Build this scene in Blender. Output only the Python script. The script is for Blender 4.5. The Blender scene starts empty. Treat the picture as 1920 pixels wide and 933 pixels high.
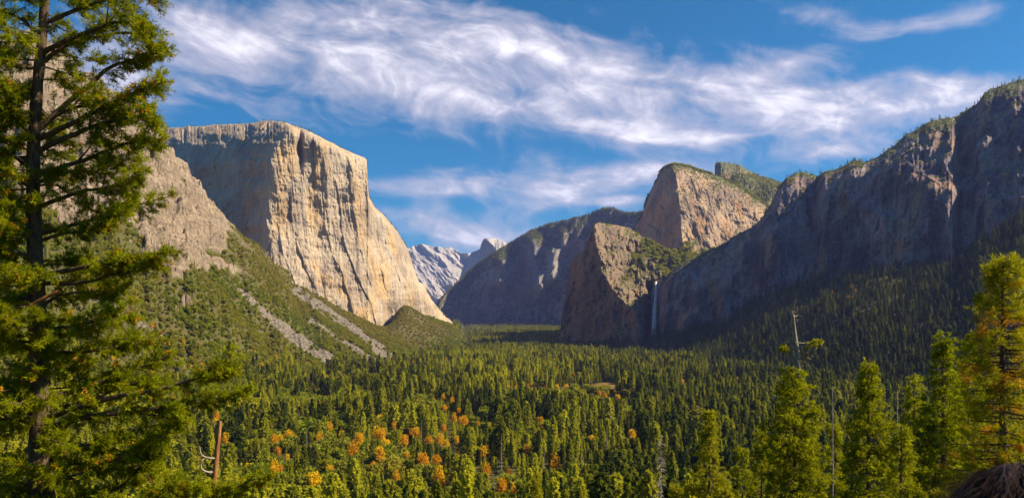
import bpy, math
import numpy as np
from mathutils import Vector

R = math.radians
sc = bpy.context.scene
COL = sc.collection
F = 1370.0; CX = 960.0; HY = 588.0          # survey: focal length and horizon used to read bearings off the view
SUN_AZ, SUN_EL = 95.0, 41.0                # bearing from +Y towards +X, height

# ------------------------------------------------------------------ camera
cd = bpy.data.cameras.new("camera")
cam = bpy.data.objects.new("camera", cd); COL.objects.link(cam)
cam.location = (0, 0, 0); cam.rotation_euler = (R(90), 0, 0)
cd.sensor_width = 36.0; cd.lens = 36.0 * F / 1920.0
cd.shift_y = (HY - 466.5) / 1920.0
cd.clip_start = 0.1; cd.clip_end = 80000
cd.dof.use_dof = True; cd.dof.focus_distance = 400.0; cd.dof.aperture_fstop = 6.0
sc.camera = cam

# ------------------------------------------------------------------ exposure / engine
sc.render.engine = "CYCLES"
vs = sc.view_settings
vs.view_transform = "Standard"; vs.look = "None"; vs.exposure = 1.08; vs.gamma = 1.0
vs.use_curve_mapping = False
cy = sc.cycles
cy.use_denoising = True
cy.max_bounces = 5; cy.diffuse_bounces = 2; cy.glossy_bounces = 1; cy.transmission_bounces = 2
cy.transparent_max_bounces = 4; cy.volume_bounces = 0
cy.use_adaptive_sampling = True; cy.adaptive_threshold = 0.015

# ------------------------------------------------------------------ node helper
class NT:
    def __init__(s, tree): s.t = tree; s.n = tree.nodes; s.l = tree.links
    def node(s, typ, **kw):
        n = s.n.new(typ)
        for k, v in kw.items(): setattr(n, k, v)
        return n
    def put(s, sock, v):
        if isinstance(v, bpy.types.NodeSocket): s.l.new(v, sock)
        elif v is not None:
            try: sock.default_value = v
            except Exception: sock.default_value = (*v, 1.0)
    def math(s, op, a, b=None, c=None, clamp=False):
        n = s.node("ShaderNodeMath", operation=op); n.use_clamp = clamp
        s.put(n.inputs[0], a)
        if b is not None: s.put(n.inputs[1], b)
        if c is not None: s.put(n.inputs[2], c)
        return n.outputs[0]
    def mix(s, f, a, b, blend="MIX"):
        n = s.node("ShaderNodeMix", data_type="RGBA", blend_type=blend)
        s.put(n.inputs[0], f)
        for i, v in ((6, a), (7, b)):
            s.put(n.inputs[i], (*v, 1.0) if isinstance(v, tuple) and len(v) == 3 else v)
        return n.outputs[2]
    def comb(s, x, y, z):
        n = s.node("ShaderNodeCombineXYZ")
        for i, v in enumerate((x, y, z)): s.put(n.inputs[i], v)
        return n.outputs[0]
    def sep(s, v):
        n = s.node("ShaderNodeSeparateXYZ"); s.put(n.inputs[0], v); return n.outputs
    def vmul(s, v, k):
        n = s.node("ShaderNodeVectorMath", operation="MULTIPLY"); s.put(n.inputs[0], v); n.inputs[1].default_value = k; return n.outputs[0]
    def noise(s, vec, scale=1.0, detail=4, rough=0.55, dist=0.0, out=0):
        n = s.node("ShaderNodeTexNoise"); s.put(n.inputs["Vector"], vec)
        s.put(n.inputs["Scale"], scale); s.put(n.inputs["Detail"], detail); s.put(n.inputs["Roughness"], rough); s.put(n.inputs["Distortion"], dist)
        return n.outputs[out]
    def step(s, v, lo, hi, smooth=True):
        n = s.node("ShaderNodeMapRange", interpolation_type="SMOOTHSTEP" if smooth else "LINEAR")
        s.put(n.inputs[0], v); s.put(n.inputs[1], lo); s.put(n.inputs[2], hi)
        return n.outputs[0]
    def attr(s, name, typ="GEOMETRY", out="Fac"):
        n = s.node("ShaderNodeAttribute", attribute_name=name, attribute_type=typ); return n.outputs[out]

# ------------------------------------------------------------------ world: daylight sky with high cirrus
def build_world():
    w = bpy.data.worlds.new("World"); sc.world = w; w.use_nodes = True
    t = NT(w.node_tree); t.n.clear()
    sky = t.node("ShaderNodeTexSky", sky_type="NISHITA")
    sky.sun_disc = False; sky.sun_elevation = R(SUN_EL); sky.sun_rotation = R(SUN_AZ)
    sky.altitude = 1300; sky.air_density = 1.0; sky.dust_density = 1.8; sky.ozone_density = 2.4
    d = t.node("ShaderNodeTexCoord").outputs["Generated"]
    x, y, z = t.sep(d)
    az = t.math("ARCTAN2", x, y); el = t.math("ARCSINE", z)
    # broad swirls bend everything a little
    p0 = t.comb(t.math("MULTIPLY", az, 1.0), t.math("MULTIPLY", el, 2.2), 0.0)
    wv = t.noise(p0, 3.2, 3, 0.5, out=1)
    wx, wy, _ = t.sep(wv)
    azw = t.math("ADD", az, t.math("MULTIPLY", t.math("SUBTRACT", wx, 0.5), 0.12))
    elw = t.math("ADD", el, t.math("MULTIPLY", t.math("SUBTRACT", wy, 0.5), 0.085))
    blobs = [  # where the banks of cirrus lie: px, py on the view, radii, tilt, weight
        (520,120,240,62,12,1.0),(430,70,110,28,28,.55),(780,105,240,75,8,1.0),(720,15,170,45,0,.9),(930,160,260,50,8,1.05),
        (1060,90,190,50,10,.95),(1230,185,260,55,9,1.1),(1400,232,230,30,3,1.25),(1510,182,150,26,0,1.2),(1450,118,120,24,-6,.75),
        (1750,152,130,28,0,1.15),(1630,22,110,22,12,.75),(1800,8,150,20,-4,.75),(800,358,125,24,4,1.25),(1130,335,170,34,-3,1.15),
        (965,405,110,22,-18,1.1),(1560,292,130,20,-2,1.0),(1150,383,70,9,-2,1.0),(860,440,150,12,2,.9),(220,120,160,90,0,.75),
        (-200,150,250,60,5,.9),(2200,120,260,50,0,.9),(2600,300,260,60,0,.7),(760,415,100,12,3,.9), (960,440,900,75,0,.46), (1000,330,300,60,0,.25)]
    acc = None
    for (px, py, rx, ry, ang, k) in blobs:
        u = (px - CX) / F; v = (HY - py) / F
        a0 = math.atan(u); e0 = math.atan(v / math.sqrt(1 + u * u))
        rx, ry, c, s = rx / F, ry / F, math.cos(R(-ang)), math.sin(R(-ang))
        da = t.math("SUBTRACT", azw, a0); de = t.math("SUBTRACT", elw, e0)
        q1 = t.math("ADD", t.math("MULTIPLY", da, c / rx), t.math("MULTIPLY", de, s / rx))
        q2 = t.math("ADD", t.math("MULTIPLY", da, -s / ry), t.math("MULTIPLY", de, c / ry))
        r2 = t.math("ADD", t.math("MULTIPLY", q1, q1), t.math("MULTIPLY", q2, q2))
        g = t.math("MULTIPLY", t.math("EXPONENT", t.math("MULTIPLY", r2, -0.9)), k)
        acc = g if acc is None else t.math("ADD", acc, g)
    acc = t.math("MINIMUM", acc, 1.22)
    # combed filaments, drawn out along the wind
    ca, sa = math.cos(R(-11)), math.sin(R(-11))
    s1 = t.math("ADD", t.math("MULTIPLY", azw, ca), t.math("MULTIPLY", elw, sa))
    s2 = t.math("ADD", t.math("MULTIPLY", azw, -sa), t.math("MULTIPLY", elw, ca))
    fil = t.noise(t.comb(t.math("MULTIPLY", s1, 6.0), t.math("MULTIPLY", s2, 19.0), 3.1), 1.0, 9, 0.60, 0.35)
    puf = t.noise(t.comb(t.math("MULTIPLY", s1, 13.0), t.math("MULTIPLY", s2, 19.0), 9.7), 1.0, 9, 0.58, 0.6)
    tex = t.math("ADD", t.math("MULTIPLY", fil, 0.5), t.math("MULTIPLY", puf, 0.5))
    dens = t.math("ADD", t.math("MULTIPLY", acc, 0.74), t.math("MULTIPLY", t.math("SUBTRACT", tex, 0.5), 3.1))
    cover = t.step(dens, 0.16, 1.22)
    core = t.step(dens, 0.75, 1.5)
    tint = t.mix(1.0, sky.outputs[0], (0.12, 0.82, 1.12), "MULTIPLY")
    k = t.node("ShaderNodeMix", data_type="RGBA", blend_type="MIX")
    cl = t.mix(core, (6.6, 6.3, 7.4), (13.0, 12.7, 13.6))
    allc = t.mix(t.math("MULTIPLY", cover, 0.93), tint, cl)
    bg = t.node("ShaderNodeBackground"); t.put(bg.inputs[0], allc); bg.inputs[1].default_value = 0.050
    o = t.node("ShaderNodeOutputWorld"); t.l.new(bg.outputs[0], o.inputs[0])
    t.n.remove(k)
    w.cycles.sampling_method = "MANUAL"; w.cycles.sample_map_resolution = 512
build_world()

# ------------------------------------------------------------------ the sun
sl = bpy.data.lights.new("sun", "SUN"); sl.energy = 5.0; sl.angle = R(0.5); sl.color = (1.0, 0.86, 0.64)
so = bpy.data.objects.new("sun", sl); COL.objects.link(so)
a, e = R(SUN_AZ), R(SUN_EL)
SUNV = Vector((math.sin(a) * math.cos(e), math.cos(a) * math.cos(e), math.sin(e)))
so.rotation_euler = (-SUNV).to_track_quat("-Z", "Y").to_euler()

# ------------------------------------------------------------------ numpy noise
rng = np.random.default_rng(7)
def _h(ix, iy, iz, seed):
    n = (ix.astype(np.int64) * 374761393 + iy.astype(np.int64) * 668265263 + iz.astype(np.int64) * 1274126177 + seed * 974634777) & 0xFFFFFFFF
    n = ((n ^ (n >> 13)) * 1274126177) & 0xFFFFFFFF
    n = n ^ (n >> 16)
    return (n & 0xFFFFFF) / float(0xFFFFFF)
def vn(x, y, z=None, seed=0, lin=False):
    x = np.asarray(x, float); y = np.asarray(y, float); z = np.zeros_like(x) if z is None else np.asarray(z, float)
    x, y, z = np.broadcast_arrays(x, y, z)
    ix, iy, iz = np.floor(x), np.floor(y), np.floor(z)
    fx, fy, fz = x - ix, y - iy, z - iz
    if not lin: fx = fx * fx * (3 - 2 * fx); fy = fy * fy * (3 - 2 * fy); fz = fz * fz * (3 - 2 * fz)
    r = 0
    for dz in (0, 1):
        if dz and not np.any(fz): continue
        wz = fz if dz else 1 - fz
        a = _h(ix, iy, iz + dz, seed) * (1 - fx) + _h(ix + 1, iy, iz + dz, seed) * fx
        b = _h(ix, iy + 1, iz + dz, seed) * (1 - fx) + _h(ix + 1, iy + 1, iz + dz, seed) * fx
        r = r + wz * (a * (1 - fy) + b * fy)
    return r * 2 - 1                                   # -1..1
def fbm(x, y, z=None, o=4, seed=0, g=0.5, ridged=False, lin=False):
    s, a, f, tot = 0, 1.0, 1.0, 0
    for i in range(o):
        n = vn(np.asarray(x) * f, np.asarray(y) * f, None if z is None else np.asarray(z) * f, seed + i * 17, lin)
        if ridged: n = 1 - 2 * np.abs(n)
        s = s + a * n; tot += a; a *= g; f *= 2.03
    return s / tot
def sst(x, a, b):
    t = np.clip((np.asarray(x, float) - a) / (b - a), 0, 1); return t * t * (3 - 2 * t)
def tab(x, pts):
    p = np.array(pts, float); return np.interp(x, p[:, 0], p[:, 1])

# ------------------------------------------------------------------ mesh helpers
def mesh_np(name, V, Fq, mats=(), attrs=None, smooth=False, midx=None):
    """vertices n x 3 and faces m x 3 or m x 4"""
    V = np.asarray(V, np.float32); Fq = np.asarray(Fq, np.int32)
    me = bpy.data.meshes.new(name)
    me.vertices.add(len(V)); me.vertices.foreach_set("co", V.ravel())
    k = Fq.shape[1]
    me.loops.add(Fq.size); me.loops.foreach_set("vertex_index", Fq.ravel())
    me.polygons.add(len(Fq))
    me.polygons.foreach_set("loop_start", np.arange(0, Fq.size, k, dtype=np.int32))
    me.polygons.foreach_set("loop_total", np.full(len(Fq), k, np.int32))
    if midx is not None: me.polygons.foreach_set("material_index", np.asarray(midx, np.int32))
    me.update(calc_edges=True)
    me.polygons.foreach_set("use_smooth", np.full(len(Fq), smooth, bool))
    for a, v in (attrs or {}).items():
        at = me.attributes.new(a, "FLOAT", "POINT"); at.data.foreach_set("value", np.asarray(v, np.float32))
    for m in mats: me.materials.append(m)
    me.validate()
    return me
def obj(name, me, parent=None, **props):
    o = bpy.data.objects.new(name, me); COL.objects.link(o)
    if parent is not None: o.parent = parent
    for k, v in props.items(): o[k] = v
    return o
def thing(name, label, cat, loc=(0, 0, 0), group=None):
    o = bpy.data.objects.new(name, None); COL.objects.link(o); o.location = loc
    o["label"] = label; o["category"] = cat
    if group: o["group"] = group
    return o
def grid_faces(nr, nc):
    i = np.arange(nr - 1)[:, None] * nc + np.arange(nc - 1)[None, :]
    return np.stack([i, i + 1, i + nc + 1, i + nc], -1).reshape(-1, 4)
# ------------------------------------------------------------------ ground materials
def mat_new(name):
    m = bpy.data.materials.new(name); m.use_nodes = True
    t = NT(m.node_tree); t.n.clear()
    out = t.node("ShaderNodeOutputMaterial")
    return m, t, out
def bsdf(t, out, col, rough=0.9, bump=None, spec=0.2, dist=1.0, strength=1.0):
    b = t.node("ShaderNodeBsdfPrincipled"); t.put(b.inputs["Base Color"], col)
    t.put(b.inputs["Roughness"], rough); b.inputs["Specular IOR Level"].default_value = spec
    if bump is not None:
        bn = t.node("ShaderNodeBump"); bn.inputs["Distance"].default_value = dist; bn.inputs["Strength"].default_value = strength
        t.put(bn.inputs["Height"], bump); t.l.new(bn.outputs[0], b.inputs["Normal"])
    t.l.new(b.outputs[0], out.inputs[0]); return b

def rock_material(name, light, dark, ochre, ochre_amt=0.4, stain=(0.13, 0.12, 0.13), stain_amt=0.5, veg=(0.055, 0.062, 0.022), veg_lo=0.52, veg_hi=0.72, streak=1.0, sc_=1.0, bump=6.0):
    m, t, out = mat_new(name)
    P = t.node("ShaderNodeNewGeometry")
    pos = P.outputs["Position"]
    s1 = t.noise(t.vmul(pos, (1 / 38 / sc_, 1 / 38 / sc_, 1 / 420 / sc_)), 1, 6, 0.62, 0.3)
    s2 = t.noise(t.vmul(pos, (1 / 11 / sc_, 1 / 11 / sc_, 1 / 160 / sc_)), 1, 5, 0.65, 0.2)
    big = t.noise(t.vmul(pos, (1 / 210, 1 / 210, 1 / 260)), 1 / sc_, 5, 0.6, 0.6)
    fine = t.noise(pos, 1 / 9 / sc_, 6, 0.7)
    c = t.mix(t.step(big, 0.42, 0.58), dark, light)
    c = t.mix(t.math("MULTIPLY", t.step(t.noise(t.vmul(pos, (1 / 90, 1 / 90, 1 / 500)), 1 / sc_, 4, 0.6), 0.48, 0.66), ochre_amt), c, ochre)
    c = t.mix(t.math("MULTIPLY", t.step(s1, 0.50, 0.66), stain_amt * streak), c, stain)
    c = t.mix(t.math("MULTIPLY", t.step(s2, 0.52, 0.70), 0.5 * stain_amt * streak), c, stain)
    c = t.mix(t.math("MULTIPLY", t.step(s2, 0.48, 0.30), 0.35), c, tuple(min(1, v * 1.25) for v in light))
    c = t.mix(0.55, c, t.mix(t.step(fine, 0.3, 0.7), (0.55, 0.55, 0.55), (1.3, 1.3, 1.3)), "MULTIPLY")
    # brush and thin soil on the ledges
    nz = t.sep(P.outputs["Normal"])[2]
    v = t.math("ADD", nz, t.math("MULTIPLY", t.math("SUBTRACT", t.noise(pos, 1 / 28 / sc_, 5, 0.65), 0.5), 0.9))
    v = t.math("ADD", v, t.math("MULTIPLY", t.attr("veg"), 1.0))
    vcol = t.mix(t.step(t.noise(pos, 1 / 16, 5, 0.65), .35, .65), tuple(x * .6 for x in veg), tuple(x * 2.6 for x in veg))
    c = t.mix(t.math("MULTIPLY", t.step(v, veg_lo, veg_hi), 0.9), c, vcol)
    bmp = t.math("ADD", t.math("MULTIPLY", s2, 0.8), t.math("MULTIPLY", fine, 0.7))
    bsdf(t, out, c, 0.92, bmp, 0.15, bump * sc_, 0.9)
    return m

def px_of(X, Y):
    w = np.where(Y > 0, np.sqrt(np.maximum(Y, 0) ** 2 + 80.0 ** 2), 80.0)
    return CX + F * X / w

# ------------------------------------------------------------------ terrain height in plan (X right, Y away)
BASE = [(-1500, 300), (-400, 90), (-60, 6), (-12, -1.75), (0, -1.75), (1.3, -1.92), (4, -2.3), (9, -4.5), (30, -14), (100, -42), (250, -95), (430, -146), (600, -163),
        (3000, -168), (6000, -160), (9000, -140), (20000, -100)]
L_FOOT = [(-1200, 420), (-300, 560), (0, 700), (200, 860), (400, 1080), (600, 1600), (700, 1950), (780, 2500), (850, 3000), (900, 3400)]
L_YC = [(-1200, 1300), (-300, 1700), (0, 1900), (200, 2150), (390, 2400), (545, 2750), (640, 3000), (725, 3150), (850, 3300)]
L_PC = [(-1200, 60), (-300, 60), (0, 95), (60, 70), (110, 100), (200, 168), (225, 190), (262, 225), (300, 262), (330, 300), (352, 322), (375, 352), (392, 384), (410, 398), (440, 425), (452, 444), (480, 456), (492, 470),
        (512, 492), (542, 512), (548, 532), (600, 556), (640, 580), (680, 600), (722, 618), (780, 640), (830, 652), (860, 660), (900, 667)]
R_FOOT = [(1000, 3600), (1060, 3000), (1200, 2650), (1330, 2250), (1450, 1850), (1600, 1420), (1750, 1150), (1920, 930), (2300, 620), (2900, 420)]
R_YC = [(1000, 3700), (1060, 3420), (1228, 2950), (1330, 2800), (1450, 2620), (1600, 2420), (1800, 2180), (1920, 2060), (2300, 1700), (2900, 1300)]
R_PC = [(1000, 660), (1060, 648), (1150, 640), (1228, 625), (1290, 615), (1370, 588), (1450, 548), (1500, 528), (1600, 508), (1700, 505), (1800, 490), (1850, 450), (1920, 415), (2300, 300), (2900, 250)]
def H(X, Y, detail=True):
    X = np.asarray(X, float); Y = np.asarray(Y, float)
    px = px_of(X, Y)
    b = tab(Y, BASE)
    # hillside north of the valley
    yf, yc, zc = tab(px, L_FOOT), tab(px, L_YC), (HY - tab(px, L_PC)) / F * tab(px, L_YC)
    wob = fbm(X / 260, Y / 260, o=3, seed=5) * 130
    s = np.clip((Y + wob * sst(Y, 300, 900) * (1 - sst(Y, yc - 300, yc)) - yf) / (yc - yf), 0, 1)
    g = s ** 1.12
    hl = g * np.maximum(zc - b, 0)
    over = np.maximum(Y - yc, 0)
    hl = np.maximum(hl - over * 0.22, 0) * (1 - sst(px, 790, 900))
    # gullies and ribs run down the hillside, cliffs terrace its upper part
    rib = fbm(px / 46 + Y / 900, Y / 1500, o=4, seed=11, ridged=True) * 34 * sst(s, 0.02, 0.3) * (1 - 0.75 * sst(s, 0.93, 1.0)) * sst(620, 0, 1)
    up = 1 - sst(px, 360, 520)
    rocky = sst(s, 0.45, 0.7) * up
    rib = rib * np.clip((900 - px) / 500, 0.15, 1) * (1 - .5 * rocky)
    ter = (fbm(X / 70, Y / 70, o=4, seed=21, ridged=True) * 30 + fbm(X / 24, Y / 24, o=3, seed=22, ridged=True) * 8) * rocky * (1 - 0.7 * sst(s, 0.95, 1))
    hl = hl + np.where(hl > 1, rib + ter, 0)
    # fan of brush below the east buttress
    zf = (HY - tab(px, [(600, 560), (730, 558), (770, 577), (810, 602), (850, 618), (880, 640)])) / F * 3650
    fan = sst(Y, 2950, 3650) * np.maximum(zf - b, 0) * sst(px, 704, 765) * (1 - sst(px, 850, 890))
    # slope of forest and talus below the south wall
    yf2, yc2, zc2 = tab(px, R_FOOT), tab(px, R_YC), (HY - tab(px, R_PC)) / F * tab(px, R_YC)
    s2 = np.clip((Y + fbm(X / 200, Y / 200, o=3, seed=9) * 70 - yf2) / (yc2 - yf2), 0, 1)
    hr = (s2 ** 1.35) * np.maximum(zc2 - b, 0) * (px > 1000)
    hr = hr + (fbm(px / 40, Y / 900, o=3, seed=31) * 20) * sst(s2, 0.1, 0.5) * (px > 1000) * (1 - sst(s2, .85, 1))
    # ledges step the bare upper hillside
    q = (hl + fbm(X / 120, Y / 120, o=3, seed=51) * 40) / 52.0
    hl = hl + rocky * 52 * 0.55 * (sst(q - np.floor(q), .55, .95) - (q - np.floor(q))) * (hl > 1)
    h = b + np.maximum(hl, 0) + fan + np.maximum(hr, 0)
    if detail:
        k = sst(Y, 5, 300)
        h = h + fbm(X / 60, Y / 60, o=3, seed=41) * 4 * k + fbm(X / 9, Y / 9, o=2, seed=43) * 0.35 * sst(np.abs(Y) + np.abs(X), 2, 12)
    return h
def hill_s(X, Y):
    px = px_of(X, Y)
    sl_ = (Y - tab(px, L_FOOT)) / (tab(px, L_YC) - tab(px, L_FOOT)) * (1 - sst(px, 790, 890)) * ((px < 800) | (Y < 3700))
    sr_ = (Y - tab(px, R_FOOT)) / (tab(px, R_YC) - tab(px, R_FOOT)) * (px > 1062)
    return px, np.clip(sl_, 0, 1.5), np.clip(sr_, 0, 1.5)

# pixel -> point on the terrain (marching a sight line)
_T = np.concatenate([np.linspace(15, 600, 120), np.linspace(605, 5000, 900)])
def ground_hit(px, py):
    u = (px - CX) / F; v = (HY - py) / F
    d = _T * v - H(u * _T, _T, False)
    i = np.argmax(d < 0)
    if d[i] >= 0: return None
    y = _T[i]; return u * y, y, float(H(u * y, y, False))

TALUS = [([(556, 545), (600, 575), (653, 612), (702, 652), (776, 694)], 15, 24), ([(586, 600), (647, 640), (679, 668), (727, 690)], 10, 24),
         ([(445, 540), (480, 575), (525, 616), (567, 642), (609, 674)], 12, 40), ([(110, 515), (150, 545), (215, 577), (245, 600), (305, 628)], 22, 12),
         ([(705, 645), (740, 672), (775, 690)], 8, 12), ([(560, 625), (585, 640), (620, 668)], 6, 14), ([(505, 595), (530, 603), (548, 615)], 6, 8)]
def talus_mask(px, py):
    """0..1, on a sight-line chart of the hillside: where broken rock lies bare"""
    m = np.zeros_like(px)
    for pts, w0, w1 in TALUS:
        for i in range(len(pts) - 1):
            (x0, y0), (x1, y1) = pts[i], pts[i + 1]
            dx, dy = x1 - x0, y1 - y0; L2 = dx * dx + dy * dy
            t = np.clip(((px - x0) * dx + (py - y0) * dy) / L2, 0, 1)
            d = np.hypot(px - x0 - t * dx, py - y0 - t * dy)
            f = (i + t) / (len(pts) - 1)
            w = (w0 + (w1 - w0) * f) * 0.46
            m = np.maximum(m, 1 - sst(d, w * 0.55, w * 1.1))
    return m
ROCKZ = [(-600, 200), (0, 430), (60, 430), (150, 432), (190, 470), (235, 440), (260, 470), (330, 540), (352, 548), (395, 505), (430, 470), (470, 480), (492, 480), (540, 545), (560, 540), (600, 540)]
def cover_masks(X, Y, Z):
    """(bare talus, bare rock) at ground points"""
    px = CX + F * X / np.maximum(Y, 50); py = HY - F * Z / np.maximum(Y, 50)
    n = fbm(X / 34, Y / 34, o=4, seed=77)
    tal = talus_mask(px + n * 8 + fbm(X / 110, Y / 110, o=2, seed=79) * 12, py + n * 9) * (fbm(X / 30, Y / 30, o=3, seed=80) > -.45) * (Y > 900) * (Y < 3300)
    n2 = fbm(X / 95, Y / 95, Z / 60, o=5, seed=78, g=.6)
    edge = (tab(px, ROCKZ) - py) / 60.0
    fade = 1 - sst(px, 330, 520) * 0.75
    rock = sst(np.clip(edge * 0.8, -2, 1.2) + n2 * 2.6 - 0.35, -0.15, 0.30) * fade * (Y > 1200) * (px < 600)
    return np.clip(tal, 0, 1), np.clip(rock, 0, 1)

def ground_material():
    m, t, out = mat_new("ground")
    P = t.node("ShaderNodeNewGeometry"); pos = P.outputs["Position"]
    n1 = t.noise(pos, 1 / 30, 5, 0.6); n2 = t.noise(pos, 1 / 5, 5, 0.7); nl = t.noise(pos, 1.7, 5, 0.65)
    soil = t.mix(n2, (0.05, 0.05, 0.016), (0.14, 0.115, 0.04))
    soil = t.mix(t.step(n1, 0.45, 0.6), soil, (0.085, 0.10, 0.022))
    soil = t.mix(t.math("MULTIPLY", nl, 0.5), soil, (0.13, 0.085, 0.04))
    # talus: many pale blocks with dark gaps
    vo = t.node("ShaderNodeTexVoronoi", feature="F1"); t.put(vo.inputs["Vector"], pos); vo.inputs["Scale"].default_value = 1 / 7
    tal = t.mix(t.step(vo.outputs["Distance"], 0.15, 0.75), (0.27, 0.225, 0.18), (0.10, 0.08, 0.06))
    tal = t.mix(0.6, tal, t.mix(t.sep(vo.outputs["Color"])[0], (0.6, 0.6, 0.6), (1.25, 1.22, 1.18)), "MULTIPLY")
    s2 = t.noise(t.vmul(pos, (1 / 14, 1 / 14, 1 / 60)), 1, 6, 0.65, .3); fine = t.noise(pos, 1 / 6, 7, 0.72)
    rk = t.mix(t.step(n1, 0.3, 0.7), (0.26, 0.195, 0.13), (0.35, 0.27, 0.18))
    rk = t.mix(t.math("MULTIPLY", t.step(t.noise(pos, 1 / 70, 6, 0.65), 0.45, 0.62), 0.75), rk, (0.20, 0.145, 0.095))
    rk = t.mix(t.math("MULTIPLY", t.step(s2, 0.48, 0.60), 0.65), rk, (0.14, 0.105, 0.085))
    rk = t.mix(0.6, rk, t.mix(t.step(fine, 0.3, 0.7), (0.5, 0.5, 0.5), (1.3, 1.3, 1.3)), "MULTIPLY")
    band = t.noise(t.vmul(pos, (1 / 160, 1 / 160, 1 / 9)), 1, 4, 0.6, .5)
    rk = t.mix(t.math("MULTIPLY", t.step(band, .5, .62), .55), rk, (0.15, 0.105, 0.075))
    rust = t.mix(n2, (0.15, 0.085, 0.02), (0.24, 0.15, 0.04))
    c = t.mix(t.attr("meadow"), soil, rust)
    c = t.mix(t.step(t.attr("rock"), 0.3, 0.6), c, rk)
    c = t.mix(t.step(t.attr("talus"), 0.35, 0.6), c, tal)
    bmp = t.math("ADD", fine, t.math("MULTIPLY", vo.outputs["Distance"], -0.4))
    bsdf(t, out, c, 0.95, bmp, 0.1, 4.5, 1.0)
    return m

MEADOW = (225.0, 1620.0, 60.0, 125.0)
def meadow_mask(X, Y):
    q = ((X - MEADOW[0]) / MEADOW[2]) ** 2 + ((Y - MEADOW[1]) / MEADOW[3]) ** 2 + fbm(X / 50, Y / 50, o=3, seed=61) * 0.35
    return 1 - sst(q, 0.8, 1.1)

def build_ground():
    us = np.concatenate([np.linspace(-1.6, -0.78, 50)[:-1], np.linspace(-0.78, 0.0, 560)[:-1], np.linspace(0.0, 0.75, 300)[:-1], np.linspace(0.75, 1.6, 50)])
    ys = np.concatenate([np.linspace(-1400, -30, 25)[:-1], np.linspace(-30, 30, 90)[:-1], np.geomspace(30, 600, 110)[:-1], np.linspace(600, 3400, 560)[:-1], np.geomspace(3400, 19500, 120)])
    w = np.where(ys > 0, np.sqrt(np.maximum(ys, 0) ** 2 + 6400), 80.0)
    w = np.where(ys < -60, 80 + (-60 - ys) * 1.0, w)
    X = us[None, :] * w[:, None]; Y = np.repeat(ys[:, None], len(us), 1)
    Z = H(X, Y)
    tal, rock = cover_masks(X, Y, Z)
    # real relief on the bare rock: ledges and blocks
    rel = (fbm(X / 60, Y / 60, Z / 20, o=5, seed=90, ridged=True, lin=True, g=.6) * 32) * rock + fbm(X / 9, Y / 9, Z / 9, o=2, seed=91) * 1.6 * tal
    Z = Z + rel
    me = mesh_np("ground", np.stack([X, Y, Z], -1).reshape(-1, 3), grid_faces(len(ys), len(us)), [ground_material()],
                 {"talus": tal.ravel(), "rock": rock.ravel(), "meadow": meadow_mask(X, Y).ravel()}, smooth=True)
    return obj("ground", me, kind="structure", label="wooded valley floor rising to hillsides of brush, bare rock and talus", category="ground")
build_ground()

# ------------------------------------------------------------------ cliffs and mountains: faces surveyed by bearing, each with its own distance and a body behind
CLIFFS = {}
def cliff(name, label, mat, px0, px1, nc, nr, crest, base, depth, veg=None, rough=2.0, back=(60, 250, 900), drop=(6, 30, 260), rowpow=1.0, seed=0, pxs=None):
    px = np.linspace(px0, px1, nc) if pxs is None else pxs
    top = tab(px, crest)
    Yt = depth(px, top, np.zeros_like(px))
    Xt = (px - CX) / F * Yt
    top = top - (fbm(Xt / 70, Yt * 0 + seed, o=5, seed=seed + 300, g=.6)) * rough
    bot = tab(px, base)
    t = np.linspace(0, 1, nr)[:, None] ** rowpow
    PY = top[None, :] * (1 - t) + bot[None, :] * t
    PX = np.repeat(px[None, :], nr, 0)
    D = depth(PX, PY, PY - top[None, :])
    V = np.stack([(PX - CX) / F * D, D, (HY - PY) / F * D], -1)
    if veg is not None: vg = veg(PX, PY, PY - top[None, :])
    else: vg = np.zeros_like(PX)
    rows = [V]; vgs = [vg]
    tp = V[0]
    for b, dr in zip(back, drop):
        r = tp.copy(); r[:, 1] += b; r[:, 2] -= dr; r[:, 0] += b * (px - CX) / F
        r[:, 2] += fbm(r[:, 0] / 80, r[:, 1] / 80, o=3, seed=seed + 9) * min(b * 0.05, 20)
        rows.insert(0, r[None]); vgs.insert(0, vg[:1])
    V = np.concatenate(rows, 0); vg = np.concatenate(vgs, 0)
    # close the body: a hem far below the last row behind, and along the foot
    me = mesh_np(name, V.reshape(-1, 3), grid_faces(V.shape[0], V.shape[1]), [mat], {"veg": vg.ravel()}, smooth=True)
    o = obj(name, me, kind="structure", label=label, category=name.replace("_", " "))
    CLIFFS[label] = (V, vg, len(back), PX, PY)
    return o, V, len(back), vg

def mpx(Y): return Y / F
ROCK_CAP = rock_material("granite_pale", (0.44, 0.345, 0.245), (0.32, 0.245, 0.175), (0.48, 0.29, 0.10), 0.65, (0.15, 0.115, 0.10), 0.62, veg_lo=0.72, veg_hi=0.95, bump=7)
ROCK_CATH = rock_material("granite_warm", (0.40, 0.275, 0.175), (0.25, 0.17, 0.115), (0.46, 0.23, 0.08), 0.6, (0.12, 0.10, 0.10), 0.5, bump=6)
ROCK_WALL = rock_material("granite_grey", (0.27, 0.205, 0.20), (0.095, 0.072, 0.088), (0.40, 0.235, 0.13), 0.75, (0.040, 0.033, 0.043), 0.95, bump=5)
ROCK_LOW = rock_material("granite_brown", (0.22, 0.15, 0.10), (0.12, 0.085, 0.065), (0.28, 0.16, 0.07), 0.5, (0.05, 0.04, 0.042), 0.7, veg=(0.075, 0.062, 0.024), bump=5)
ROCK_FAR = rock_material("granite_distant", (0.30, 0.26, 0.23), (0.17, 0.155, 0.15), (0.34, 0.22, 0.15), 0.4, (0.10, 0.095, 0.10), 0.5, veg=(0.035, 0.045, 0.025), sc_=2.0, bump=8)
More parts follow.
